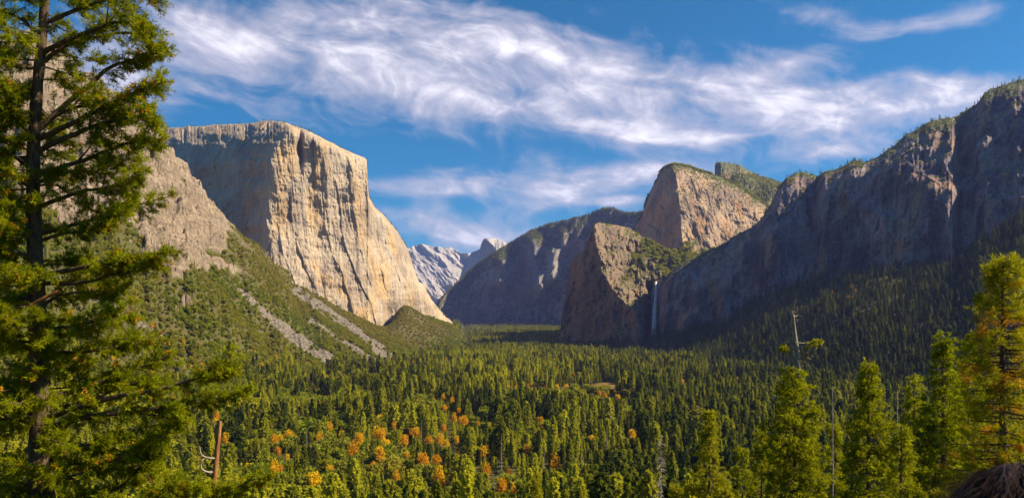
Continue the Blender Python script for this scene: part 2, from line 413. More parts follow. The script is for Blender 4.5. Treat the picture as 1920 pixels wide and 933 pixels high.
ROCK_DOME = rock_material("granite_dome", (0.46, 0.41, 0.36), (0.36, 0.32, 0.29), (0.42, 0.32, 0.22), 0.2, (0.24, 0.22, 0.22), 0.4, veg=(0.05, 0.06, 0.04), veg_lo=1.3, veg_hi=1.6, sc_=2.5, bump=8)

def rocknoise(px, py, Y0, seed, flute=1.0, block=1.0, k=1.0):
    """metres of relief, drawn in vertical flutes and blocks; px, py in the survey chart, Y0 the distance"""
    x = px * Y0 / F; z = py * Y0 / F
    wx = x + fbm(x / 220, z / 300, o=2, seed=seed + 5, lin=True) * 26
    f = fbm(wx / 130, z / 900, o=4, seed=seed, ridged=True, g=.5, lin=True) * 26 * flute
    f = f + fbm(wx / 24, z / 260, o=3, seed=seed + 40, ridged=True, lin=True) * 7 * flute
    b = fbm((x + z * .35) / 75, (z - x * .2) / 110, o=5, seed=seed + 80, g=.55, lin=True) * 24 * block
    b = b + fbm(x / 12, z / 20, o=3, seed=seed + 90, ridged=True, lin=True) * 4.2 * block
    return -(f + b) * k

# --- the great wall of the north side
def d_cap(px, py, below):
    edge = tab(py, [(228, 560), (245, 548), (270, 520), (290, 506), (320, 502), (400, 498), (470, 495), (620, 500)])
    dd = px - edge + fbm(py / 22, px / 60, o=3, seed=27) * 9
    right = 0.5 * (np.sqrt(dd * dd + 90) + dd)
    left = 0.5 * (np.sqrt(dd * dd + 90) - dd)
    Y = 3420 + right * 1.35 - 0.0 * left + left * 6.6
    Y = Y + sst(px, 640, 690) * 0 + np.maximum(px - 690, 0) * 2.2
    bb = below * (1.0 + 1.3 * fbm(px / 26, px * 0, o=5, seed=19, lin=True, g=.6))
    Y = Y + np.exp(-bb / 6.0) * 150 * (1 - sst(px, 560, 700) * .6) + np.exp(-below / 45) * 25 * sst(px, 480, 540)
    Y = Y - (fbm(px / 30, py / 46, o=5, seed=137, lin=True, g=.6) * 50 + fbm((px + py) / 12, py / 60, o=3, seed=138, ridged=True, lin=True) * 22) * sst(-dd, 0, 14)
    # slabs at the foot come forward
    Y = Y - sst(py, 380, 640) * 190
    # dark notch below the summit, and the long leaning corners of the face
    Y = Y + 55 * np.exp(-((px - 563 + fbm(py / 25, py * 0, o=2, seed=8) * 5) / 5.5) ** 2) * (1 - sst(py, 285, 350))
    for pts, amp, wd in (([(238, 585), (330, 592), (400, 600), (470, 622), (560, 655), (620, 672)], 36, 40), ([(300, 540), (400, 545), (470, 560), (540, 590), (600, 612)], 30, 36), ([(250, 615), (330, 628), (420, 640), (480, 652), (560, 690), (610, 706)], 34, 40),
                         ([(420, 520), (480, 532), (540, 556), (580, 575)], 24, 30), ([(270, 652), (360, 660), (440, 668), (520, 690), (560, 712)], 26, 36), ([(300, 606), (360, 604), (430, 612), (500, 636), (590, 662)], 22, 22), ([(330, 684), (420, 692), (500, 712), (560, 728)], 22, 30), ([(400, 712), (470, 730), (530, 752)], 18, 30)):
        ln = tab(py, pts) + fbm(py / 30, py * 0 + amp, o=3, seed=17) * 4
        on = sst(py, pts[0][0] - 12, pts[0][0] + 20) * (1 - sst(py, pts[-1][0] - 10, pts[-1][0] + 20))
        Y = Y - amp * (.24 + .45 * fbm(py / 40, py * 0 + amp, o=2, seed=29)) * sst(px - ln, -1.6, 1.6) * np.exp(-np.maximum(px - ln, 0) / wd) * on
    # the prow ends at the right: the base steps back behind the fan
    foot = sst(px, 716, 730) * sst(py, 540, 600)
    Y = Y + foot * 70
    Y = Y + rocknoise(px + (py - 400) * -0.10, py, 3600, 100, 0.7, 0.8) * (0.4 + 0.6 * sst(below, 0, 14)) * (0.8 + 0.2 * sst(px - edge, -25, 10))
    return Y
cap_crest = [(180, 246), (240, 240), (300, 241), (330, 239), (370, 236), (420, 233), (455, 232), (480, 229), (510, 226), (535, 229), (552, 236), (560, 239), (580, 246), (600, 256), (620, 266), (640, 277), (665, 287), (684, 295),
             (687.5, 300), (689.5, 345), (692, 370), (702, 388), (722, 405), (745, 432), (765, 468), (772, 490), (780, 515), (786, 530), (796, 533), (801, 548), (812, 566), (830, 590), (845, 606), (858, 622), (866, 640)]
pxs = np.concatenate([np.linspace(180, 300, 50)[:-1], np.linspace(300, 684, 560)[:-1], np.linspace(684, 694, 26)[:-1], np.linspace(694, 866, 230)])
def v_cap(px, py, b):
    v = -0.32 + 0.0 * np.exp(-((px - 765) / 22) ** 2 - ((py - 562) / 12) ** 2)
    return v + 0.12 * np.exp(-b / 4.0) * (px < 700)
cliff("cliff", "towering pale granite wall with a sunlit face and a shaded west side", ROCK_CAP, 0, 0, 0, 420, cap_crest, [(180, 520), (480, 560), (500, 585), (725, 690), (866, 690)], d_cap, v_cap, 2.2, (90, 350, 1200), (-6, -4, 300), seed=3, pxs=pxs)

# --- high cathedral peak of the south side, with the spire ridge behind
def d_high(px, py, below):
    edge = tab(py, [(300, 1252), (330, 1268), (360, 1272), (400, 1276), (440, 1278), (500, 1290)])
    l = np.maximum(edge - px, 0); r = np.maximum(px - edge, 0)
    Y = 3950 + l * 5.5 + r * 1.3
    Y = Y - r * 0.6 * 0 + (np.exp(-below / 14.0)) * 160
    Y = Y + (480 - py) * 1.6
    return Y + rocknoise(px + (py - 400) * -0.3, py, 4000, 200, 0.6, 1.35) - fbm(px / 34, py / 30, o=3, seed=222, lin=True) * 50
cliff("mountain", "high granite peak with a sunlit east slope and a sheer shaded side", ROCK_CATH, 1186, 1475, 360, 260,
      [(1186, 446), (1191, 425), (1204, 402), (1212, 378), (1222, 352), (1234, 335), (1238, 322), (1248, 312), (1262, 308), (1280, 309), (1300, 315), (1320, 322), (1345, 329), (1380, 345), (1420, 372), (1450, 395), (1475, 410)],
      [(1186, 560), (1475, 560)], d_high, lambda px, py, b: -0.22 + 0.62 * np.exp(-((px - 1300) / 45) ** 2 - ((py - 470) / 22) ** 2) + 0.35 * np.exp(-b / 6.), 1.6, seed=7)
def d_spire(px, py, below):
    return 4650 + np.maximum(1352 - px, 0) * 8 + np.abs(px - 1360) * 0.3 + np.exp(-below / 8.0) * 90 + (420 - py) * 2.6 + rocknoise(px, py, 4700, 260, .5, 1.6)
cliff("ridge", "dark jagged ridge with a square rock head behind the high peak", ROCK_CATH, 1340, 1500, 220, 140,
      [(1340, 312), (1342, 306), (1346, 303), (1360, 304), (1375, 308), (1388, 309), (1398, 316), (1412, 323), (1425, 330), (1445, 336), (1465, 342), (1500, 352)],
      [(1340, 440), (1500, 460)], d_spire, lambda px, py, b: 0.45 * sst(py, 325, 345) + 0.1, 1.8, seed=13)

# --- lower cathedral rock, left of the waterfall
def d_low(px, py, below):
    # the rim between the sunlit upper slope and the shaded lower face
    rim = tab(px, [(1050, 600), (1100, 445), (1116, 428), (1130, 470), (1150, 500), (1175, 535), (1200, 548), (1218, 548), (1232, 545), (1262, 538), (1300, 530)])
    rim = rim + fbm(px / 18, py / 18, o=4, seed=321, lin=True) * 13
    up = np.maximum(rim - py, 0)
    Y = 3330 + np.maximum(1115 - px, 0) * 5.5 + np.maximum(px - 1115, 0) * 0.3
    Y = Y + up * 3.2 - np.maximum(px - 1115, 0) * .5
    Y = Y - np.maximum(px - 1115, 0) * np.minimum(np.maximum(py - rim, 0) / 40, 1) * 4.2 * (1 - .6 * sst(px, 1190, 1230))
    Y = Y + 160 * np.exp(-((px - 1222) / 9.0) ** 2) * sst(py, 520, 545)
    Y = Y - sst(py, 590, 660) * 110
    return Y + (rocknoise(px + (py - 400) * 0.15, py, 3300, 300, 0.8, 1.7) - fbm(px / 22, py / 26, o=4, seed=333, lin=True, g=.6) * 70) * (0.5 + 0.5 * sst(below, 0, 10))
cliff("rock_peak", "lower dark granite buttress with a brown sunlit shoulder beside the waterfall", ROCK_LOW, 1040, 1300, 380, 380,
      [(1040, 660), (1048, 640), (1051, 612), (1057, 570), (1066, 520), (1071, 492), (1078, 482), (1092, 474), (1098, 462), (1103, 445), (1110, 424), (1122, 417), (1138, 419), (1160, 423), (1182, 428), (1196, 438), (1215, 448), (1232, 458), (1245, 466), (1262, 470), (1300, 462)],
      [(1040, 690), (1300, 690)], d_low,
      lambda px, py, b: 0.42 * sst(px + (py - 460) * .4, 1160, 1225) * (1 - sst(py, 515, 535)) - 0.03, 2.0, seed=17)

# --- the long shaded wall of the south side
W_CREST = [(1222, 545), (1228, 529), (1243, 524), (1258, 508), (1273, 496), (1320, 474), (1363, 453), (1398, 432), (1419, 419), (1435, 398), (1449, 376), (1462, 348), (1475, 333), (1490, 326), (1503, 322), (1520, 326), (1532, 330), (1548, 322),
           (1575, 315), (1600, 302), (1622, 304), (1641, 298), (1660, 285), (1682, 268), (1700, 252), (1716, 245), (1735, 232), (1755, 226), (1790, 220), (1812, 207), (1832, 196), (1842, 180), (1856, 168), (1870, 162), (1895, 155), (1920, 148),
           (2000, 135), (2150, 120), (2400, 150), (2900, 260)]
def d_wall(px, py, below):
    Y = tab(px, [(1222, 2960), (1240, 2900), (1300, 2830), (1400, 2740), (1460, 2640), (1500, 2660), (1530, 2640), (1545, 2560), (1600, 2480), (1700, 2330), (1785, 2210), (1800, 2255), (1830, 2180), (1850, 2130), (1920, 2060), (2300, 1700), (2900, 1300)])
    Y = Y + (620 - py) * 0.55 + np.exp(-below / 16.0) * 110
    # the upper mountain leans back above the wall
    lip = tab(px, [(1222, 300), (1480, 300), (1540, 318), (1620, 312), (1700, 312), (1760, 345), (1800, 372), (1850, 380), (1920, 370), (2900, 370)])
    Y = Y + np.maximum(lip - py + fbm(px / 30, py / 30, o=3, seed=431) * 20, 0) * 0.75
    Y = Y + 120 * np.exp(-((px - 1232) / 8.0) ** 2)
    Y = Y - fbm(px / 70, py / 160, o=4, seed=433, ridged=True, lin=True) * 60 - fbm((px + py * .5) / 26, py / 30, o=4, seed=434, lin=True) * 26
    Y = Y + 45 * np.exp(-((px - 1795) / 5.0) ** 2) * sst(py, 370, 400) + 50 * np.exp(-((px - 1838 - (py - 420) * -.1) / 5.0) ** 2) * sst(py, 380, 400)
    amp = 0.7 + 0.25 * (py < lip)
    return Y + rocknoise(px, py, 2500, 400, 0.6, 0.95) * amp * (0.4 + .6 * sst(below, 0, 12))
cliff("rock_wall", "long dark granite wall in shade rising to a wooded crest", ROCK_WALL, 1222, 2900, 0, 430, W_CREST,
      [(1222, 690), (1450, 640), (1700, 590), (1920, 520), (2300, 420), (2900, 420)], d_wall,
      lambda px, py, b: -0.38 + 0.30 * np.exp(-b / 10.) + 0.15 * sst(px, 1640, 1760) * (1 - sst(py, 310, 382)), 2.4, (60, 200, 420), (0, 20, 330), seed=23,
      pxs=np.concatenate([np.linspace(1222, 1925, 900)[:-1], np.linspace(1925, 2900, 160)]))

# --- far ridge, distant dome and the pale range at the head of the valley
def d_far(px, py, below):
    Y = 7900 - (px - 1000) * 4.6 + (612 - py) * 3.2
    # side canyons and buttresses facing right
    Y = Y - 420 * np.exp(-((px - 1003 + (py - 480) * -.12) / 15.0) ** 2) * sst(py, 430, 450) * (1 - sst(py, 525, 580))
    Y = Y - 430 * np.exp(-((px - 1035) / 17.0) ** 2) * sst(py, 445, 470) * (1 - sst(py, 505, 550))
    Y = Y - 520 * np.exp(-((px - 938) / 26.0) ** 2) * sst(py, 455, 490) * (1 - sst(py, 530, 560))
    Y = Y - 260 * np.exp(-((px - 1056) / 8.0) ** 2) * sst(py, 425, 435) * (1 - sst(py, 450, 475))
    Y = Y - np.maximum(900 - px, 0) * 7
    x = px * 5.5; z = py * 5.5
    n = fbm((x + z * .4) / 330, z / 900, o=5, seed=501, ridged=True, g=.55, lin=True) * 280 + fbm(x / 120, z / 120, o=5, seed=502, lin=True) * 80
    return Y - n
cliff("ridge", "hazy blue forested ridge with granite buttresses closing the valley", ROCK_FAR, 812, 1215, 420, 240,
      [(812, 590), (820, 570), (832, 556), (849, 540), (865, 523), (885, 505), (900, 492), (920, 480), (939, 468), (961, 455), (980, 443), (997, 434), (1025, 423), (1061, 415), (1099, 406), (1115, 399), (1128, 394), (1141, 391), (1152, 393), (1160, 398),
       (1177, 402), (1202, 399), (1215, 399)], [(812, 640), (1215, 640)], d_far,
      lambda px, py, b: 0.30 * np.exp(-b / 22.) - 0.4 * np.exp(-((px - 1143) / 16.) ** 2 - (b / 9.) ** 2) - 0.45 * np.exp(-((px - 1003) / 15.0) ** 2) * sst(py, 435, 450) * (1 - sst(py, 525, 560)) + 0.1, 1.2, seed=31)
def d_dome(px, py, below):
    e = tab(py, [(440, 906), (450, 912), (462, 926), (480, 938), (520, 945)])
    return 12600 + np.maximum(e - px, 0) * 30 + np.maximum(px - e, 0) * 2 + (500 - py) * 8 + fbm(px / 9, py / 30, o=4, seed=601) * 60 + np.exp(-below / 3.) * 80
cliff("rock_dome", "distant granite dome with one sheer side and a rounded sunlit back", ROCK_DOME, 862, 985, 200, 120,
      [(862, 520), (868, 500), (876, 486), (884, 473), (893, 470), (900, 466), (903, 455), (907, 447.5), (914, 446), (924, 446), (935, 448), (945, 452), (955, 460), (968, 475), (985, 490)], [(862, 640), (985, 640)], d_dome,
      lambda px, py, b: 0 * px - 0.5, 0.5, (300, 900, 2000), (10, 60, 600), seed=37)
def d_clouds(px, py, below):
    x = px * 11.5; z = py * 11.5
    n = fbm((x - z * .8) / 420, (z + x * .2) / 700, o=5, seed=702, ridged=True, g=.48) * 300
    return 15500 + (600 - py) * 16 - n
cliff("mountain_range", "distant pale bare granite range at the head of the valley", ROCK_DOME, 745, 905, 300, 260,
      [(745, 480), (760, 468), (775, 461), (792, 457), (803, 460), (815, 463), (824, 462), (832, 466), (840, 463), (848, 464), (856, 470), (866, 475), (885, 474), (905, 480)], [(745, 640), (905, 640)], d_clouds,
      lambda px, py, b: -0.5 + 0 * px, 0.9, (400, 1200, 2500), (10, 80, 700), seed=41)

# ------------------------------------------------------------------ the air
def build_haze():
    x0, x1, y0, y1, z0, z1 = -29000, 29000, -1600, 21000, -215, 2100
    V = [(x, y, z) for z in (z0, z1) for y in (y0, y1) for x in (x0, x1)]
    Fq = [(0, 2, 3, 1), (4, 5, 7, 6), (0, 1, 5, 4), (2, 6, 7, 3), (0, 4, 6, 2), (1, 3, 7, 5)]
    m = bpy.data.materials.new("haze"); m.use_nodes = True; t = NT(m.node_tree); t.n.clear()
    v = t.node("ShaderNodeVolumePrincipled"); v.inputs["Color"].default_value = (0.36, 0.42, 1.0, 1)
    v.inputs["Density"].default_value = 1.9e-5; v.inputs["Anisotropy"].default_value = 0.2
    o = t.node("ShaderNodeOutputMaterial"); t.l.new(v.outputs[0], o.inputs["Volume"])
    m.cycles.homogeneous_volume = True
    obj("haze", mesh_np("haze", V, Fq, [m]), kind="stuff", label="thin blue haze filling the valley air", category="haze")
build_haze()
# ------------------------------------------------------------------ foliage, bark
def leaf_material(name, ca, cb, cc=None, trans=0.3):
    """ca..cb by clump, shifted by a tint given to each tree"""
    m, t, out = mat_new(name)
    r = t.attr("rnd"); ti = t.attr("tint", "INSTANCER")
    c = t.mix(r, ca, cb)
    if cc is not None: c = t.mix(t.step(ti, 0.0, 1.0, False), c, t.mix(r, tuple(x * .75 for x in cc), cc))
    b = t.node("ShaderNodeBsdfDiffuse"); t.put(b.inputs[0], c)
    tr = t.node("ShaderNodeBsdfTranslucent"); t.put(tr.inputs[0], t.mix(1.0, c, (1.25, 1.25, 0.7), "MULTIPLY"))
    mx = t.node("ShaderNodeMixShader"); mx.inputs[0].default_value = trans
    t.l.new(b.outputs[0], mx.inputs[1]); t.l.new(tr.outputs[0], mx.inputs[2]); t.l.new(mx.outputs[0], out.inputs[0])
    return m
def bark_material(name, a, b, s=9.0):
    m, t, out = mat_new(name)
    P = t.node("ShaderNodeTexCoord").outputs["Object"]
    n = t.noise(t.vmul(P, (s, s, s * 0.22)), 1, 5, 0.65, .4); n2 = t.noise(P, s * 3, 3, 0.6)
    c = t.mix(t.step(n, 0.35, 0.62), a, b); c = t.mix(t.math("MULTIPLY", n2, .35), c, tuple(x * 1.6 for x in b))
    bsdf(t, out, c, 0.95, n, 0.1, 0.05, 1.0)
    return m
LEAF_FIR = leaf_material("needles", (0.024, 0.040, 0.010), (0.080, 0.105, 0.016), (0.560, 0.530, 0.028), 0.45)  # shade put into the dark pair, sunlit valley tone into the last
LEAF_NEAR = leaf_material("needles_near", (0.075, 0.105, 0.004), (0.360, 0.360, 0.010), (0.44, 0.36, 0.02), 0.5)
LEAF_OAK = leaf_material("leaves_oak", (0.105, 0.135, 0.008), (0.330, 0.345, 0.018), (0.370, 0.300, 0.045), 0.45)
LEAF_GOLD = leaf_material("leaves_gold", (0.60, 0.36, 0.010), (0.80, 0.56, 0.015), (0.62, 0.27, 0.01), 0.45)
LEAF_DRY = leaf_material("twigs_dry", (0.10, 0.075, 0.045), (0.20, 0.15, 0.09), (0.24, 0.19, 0.13), 0.1)
LEAF_CONE = leaf_material("cone_scales", (0.34, 0.12, 0.012), (0.60, 0.26, 0.025), None, 0.3)
BARK_FIR = bark_material("bark_fir", (0.035, 0.024, 0.016), (0.12, 0.080, 0.048))
BARK_RED = bark_material("bark_red", (0.12, 0.045, 0.018), (0.34, 0.155, 0.06), 5)
BARK_GREY = bark_material("bark_grey", (0.13, 0.10, 0.075), (0.30, 0.25, 0.19), 3)
BARK_DARK = bark_material("bark_dark", (0.028, 0.020, 0.014), (0.085, 0.058, 0.036), 2)

def tubes(paths, sides=6):
    """paths: list of (points n x 3, radii n) -> one vertex / face pair"""
    V, Fc, o = [], [], 0
    for P, r in paths:
        P = np.asarray(P, float); r = np.asarray(r, float); n = len(P)
        T = np.gradient(P, axis=0); T /= np.linalg.norm(T, axis=1)[:, None] + 1e-9
        up = np.where(np.abs(T[:, 2:3]) > 0.9, np.array([[1., 0, 0]]), np.array([[0., 0, 1]]))
        A = np.cross(T, up); A /= np.linalg.norm(A, axis=1)[:, None] + 1e-9; B = np.cross(T, A)
        th = np.linspace(0, 2 * math.pi, sides, endpoint=False)
        ring = P[:, None] + r[:, None, None] * (np.cos(th)[None, :, None] * A[:, None] + np.sin(th)[None, :, None] * B[:, None])
        V.append(ring.reshape(-1, 3))
        i = np.arange(n - 1)[:, None] * sides + np.arange(sides)[None, :]
        j = np.arange(n - 1)[:, None] * sides + (np.arange(sides)[None, :] + 1) % sides
        Fc.append(np.stack([i, j, j + sides, i + sides], -1).reshape(-1, 4) + o); o += n * sides
    return np.concatenate(V), np.concatenate(Fc)

def cards(C, D, L, W, g, flat=0.5, quad=False):
    """small leaf faces: centre C, direction D, length L, width W; random roll, 'flat' keeps them near level"""
    n = len(C)
    D = D / (np.linalg.norm(D, axis=1)[:, None] + 1e-9)
    Rn = g.normal(size=(n, 3)); Rn[:, 2] *= (1 - flat)
    S = np.cross(D, Rn + np.array([[0, 0, 0.001]])); 
    if flat: S = S * (1 - flat) + np.cross(D, np.array([[0, 0, 1.0]])) * flat * np.sign(g.random((n, 1)) - .5) * 1.0
    S /= np.linalg.norm(S, axis=1)[:, None] + 1e-9
    a = C - S * (W * 0.5)[:, None]; b = C + S * (W * 0.5)[:, None]
    if quad:
        m = C + D * (L * 0.55)[:, None]
        V = np.stack([C, m + S * (W * .5)[:, None], C + D * L[:, None], m - S * (W * .5)[:, None]], 1)
        return V.reshape(-1, 3), np.arange(4 * n).reshape(n, 4)
    tip = C + D * L[:, None]
    V = np.stack([a, b, tip], 1)
    return V.reshape(-1, 3), np.arange(3 * n).reshape(n, 3)

def conifer_crown(h, rad, seed, nb=70, per=12, base=0.12, card=0.05, power=0.8, ragged=0.35, droop=0.35, gaps=0.15):
    """one crown: branches in uneven whorls, each branch a spray of small faces"""
    g = np.random.default_rng(seed)
    t = base + (1 - base) * (1 - (1 - (np.arange(nb) + g.random(nb)) / nb) ** 1.25)
    az = np.arange(nb) * 2.4 + g.normal(0, .5, nb)
    prof = (1 - t) ** power
    lowfade = np.clip((t - base) / 0.14, 0.45, 1)
    Lb = rad * prof * lowfade * (1 + g.normal(0, ragged, nb)).clip(0.35, 1.5) + rad * 0.03
    keep = g.random(nb) > gaps; t, az, Lb = t[keep], az[keep], Lb[keep]; nb = len(t)
    C, D, L, W, RD = [], [], [], [], []
    s = g.random((nb, per)) ** 0.65
    s = 0.12 + 0.88 * s
    side = g.normal(0, .22, (nb, per)) * (1.1 - s)
    a2 = az[:, None] + side
    x = np.cos(a2) * Lb[:, None] * s; y = np.sin(a2) * Lb[:, None] * s
    z = t[:, None] * h - droop * Lb[:, None] * s ** 1.4 + g.normal(0, .012 * h, (nb, per)) * .7
    C = np.stack([x, y, z], -1).reshape(-1, 3)
    out = np.stack([np.cos(a2), np.sin(a2), -0.25 + 0 * a2], -1).reshape(-1, 3) + g.normal(0, .45, (nb * per, 3))
    size = h * card * (0.6 + 0.8 * g.random(nb * per)) * np.repeat((0.45 + 0.75 * prof[keep] ** .5), per)
    V, Fc = cards(C, out, size * 1.3, size * 0.95, g, 0.35)
    rb = np.repeat(g.random(nb), per) * .6 + g.random(nb * per) * .4
    # the leader
    k = 14; tt = 1 - g.random(k) * 0.10
    C2 = np.stack([g.normal(0, .004 * h, k), g.normal(0, .004 * h, k), tt * h], -1)
    V2, F2 = cards(C2, g.normal(0, .5, (k, 3)) + [0, 0, 1.2], np.full(k, h * card * .7), np.full(k, h * card * .35), g, 0)
    return np.concatenate([V, V2]), np.concatenate([Fc, F2 + len(V)]), np.concatenate([np.repeat(rb, 3), np.full(3 * k, .8)])

def round_crown(rad, h, seed, n=260, lob=9, card=0.34):
    """broadleaf crown: clumps of leaves with gaps, rounded, wider than tall"""
    g = np.random.default_rng(seed)
    lc = g.normal(0, 1, (lob, 3)); lc /= np.linalg.norm(lc, axis=1)[:, None]
    lc = lc * [rad * .58, rad * .58, h * .30] * (0.55 + .45 * g.random((lob, 1))) + [0, 0, h * .58]
    k = g.integers(0, lob, n)
    d = g.normal(0, 1, (n, 3)); d /= np.linalg.norm(d, axis=1)[:, None]
    rr = np.array([rad * .46, rad * .46, h * .27]) * (0.75 + .4 * g.random((lob, 1)))
    C = lc[k] + d * rr[k] * (0.65 + .4 * g.random((n, 1)))
    sz = rad * card * (.5 + .8 * g.random(n))
    V, Fc = cards(C, d + g.normal(0, .8, (n, 3)), sz, sz * .9, g, 0.1)
    return V, Fc, np.repeat(g.random(lob)[k] * .6 + g.random(n) * .4, 3)

def trunk_mesh(name, h, r, mat, lean=0.0, n=6, sides=6, top=1.0, base=-2.0):
    z = np.linspace(base, h * top, n); rr = r * (1 - (z.clip(0) / h) * 0.93)
    P = np.stack([lean * z * z / h + 0 * z, 0 * z, z], -1)
    V, Fc = tubes([(P, rr)], sides)
    return mesh_np(name, V, Fc, [mat], smooth=True)

# variants shared by every copy (unit: metres, drawn for a 40 m tree)
def make_conifer(seed, nb, per, rad, card, leaf, **k):
    V, Fc, r = conifer_crown(40, rad, seed, nb, per, card=card, **k)
    return mesh_np("crown", V, Fc, [leaf], {"rnd": r})
CON_CROWN = [make_conifer(s, 120, 15, rd, .036, LEAF_FIR, base=bs, power=pw, ragged=rg, gaps=gp) for s, rd, bs, pw, rg, gp in
             ((1, 6.4, .08, .85, .25, .05), (2, 5.4, .15, .70, .30, .10), (3, 7.4, .10, .90, .25, .05), (4, 6.0, .22, .50, .40, .18), (5, 6.8, .05, .8, .2, .04), (6, 4.6, .10, .6, .3, .12), (7, 7.0, .30, .45, .4, .2), (8, 7.6, .38, .34, .35, .12), (9, 5.6, .42, .40, .45, .22))]
CON_TRUNK = trunk_mesh("trunk", 39.5, 0.55, BARK_FIR)
OAK_CROWN = [mesh_np("crown", *round_crown(7, 11, s, 420, lob)[:2], [LEAF_OAK], {"rnd": round_crown(7, 11, s, 420, lob)[2]}) for s, lob in ((11, 9), (12, 12), (13, 7), (14, 10))]
GOLD_CROWN = [mesh_np("crown", *round_crown(5.0, 15, s, 620, lob, .24)[:2], [LEAF_GOLD], {"rnd": round_crown(5.0, 15, s, 620, lob, .24)[2]}) for s, lob in ((21, 14), (22, 18), (23, 11))]
OAK_TRUNK = trunk_mesh("trunk", 8, 0.32, BARK_DARK)
def snag_mesh(seed, h=34, r=.42):
    g = np.random.default_rng(seed); P = [(np.array([[0, 0, z] for z in np.linspace(-2, h, 7)]), np.linspace(r, .05, 7))]
    for i in range(46):
        z = h * (0.12 + .86 * g.random()); a = g.random() * 6.28; L = (1 - z / h) * 4.2 * (.4 + .7 * g.random()) + .5
        q = np.linspace(0, 1, 4)[:, None]
        P.append((np.array([0, 0, z]) + q * np.array([math.cos(a), math.sin(a), -.15]) * L + q ** 2 * [0, 0, -.35 * L * g.random()], np.linspace(.09, .03, 4)))
    return P
def make_snag(seed):
    P = snag_mesh(seed)
    V, Fc = tubes(P[:1], 6); tm = mesh_np("trunk", V, Fc, [BARK_GREY], smooth=True)
    V, Fc = tubes(P[1:], 4); bm = mesh_np("branches", V, Fc, [BARK_GREY], smooth=True)
    return tm, bm
SNAGS = [make_snag(s) for s in (31, 32, 33)]

# merged variants (trunk with crown) for the masses
def merged(crown, trunk, leaf, bark):
    def get(me):
        v = np.empty(len(me.vertices) * 3, np.float32); me.vertices.foreach_get("co", v)
        tri = []
        me.calc_loop_triangles(); q = np.empty(len(me.loop_triangles) * 3, np.int32); me.loop_triangles.foreach_get("vertices", q)
        return v.reshape(-1, 3), q.reshape(-1, 3)
    v1, f1 = get(crown); v2, f2 = get(trunk)
    r = np.empty(len(crown.vertices), np.float32); crown.attributes["rnd"].data.foreach_get("value", r)
    me = mesh_np("tree_of_mass", np.concatenate([v1, v2]), np.concatenate([f1, f2 + len(v1)]), [leaf, bark], {"rnd": np.concatenate([r, np.zeros(len(v2))])},
                 midx=np.concatenate([np.zeros(len(f1)), np.ones(len(f2))]))
    return bpy.data.objects.new("tree_of_mass", me)
def low_conifer(s, rad, base, pw):
    V, Fc, r = conifer_crown(40, rad, s, 46, 9, card=.055, base=base, power=pw, ragged=.3)
    return mesh_np("c", V, Fc, [LEAF_FIR], {"rnd": r})
TR_LOW = trunk_mesh("t", 38, .5, BARK_FIR, n=3, sides=4)
M_CON = [merged(c, CON_TRUNK, LEAF_FIR, BARK_FIR) for c in CON_CROWN]
M_LOW = [merged(low_conifer(s, r, b, p), TR_LOW, LEAF_FIR, BARK_FIR) for s, r, b, p in ((51, 5.4, .08, .8), (52, 4.6, .15, .7), (53, 6.0, .1, .9), (54, 5, .2, .6))]
M_OAK = [merged(c, OAK_TRUNK, LEAF_OAK, BARK_DARK) for c in OAK_CROWN]
def low_bush(s):
    V, Fc, r = round_crown(3.2, 3.6, s, 90, 6, .5); V[:, 2] -= 0.6
    return bpy.data.objects.new("bush_of_mass", mesh_np("b", V, Fc, [LEAF_OAK], {"rnd": r}))
M_BUSH = [low_bush(s) for s in (61, 62, 63)]
M_SNAG = [bpy.data.objects.new("snag_of_mass", bpy.data.meshes.new_from_object(o) if False else None) for o in ()]

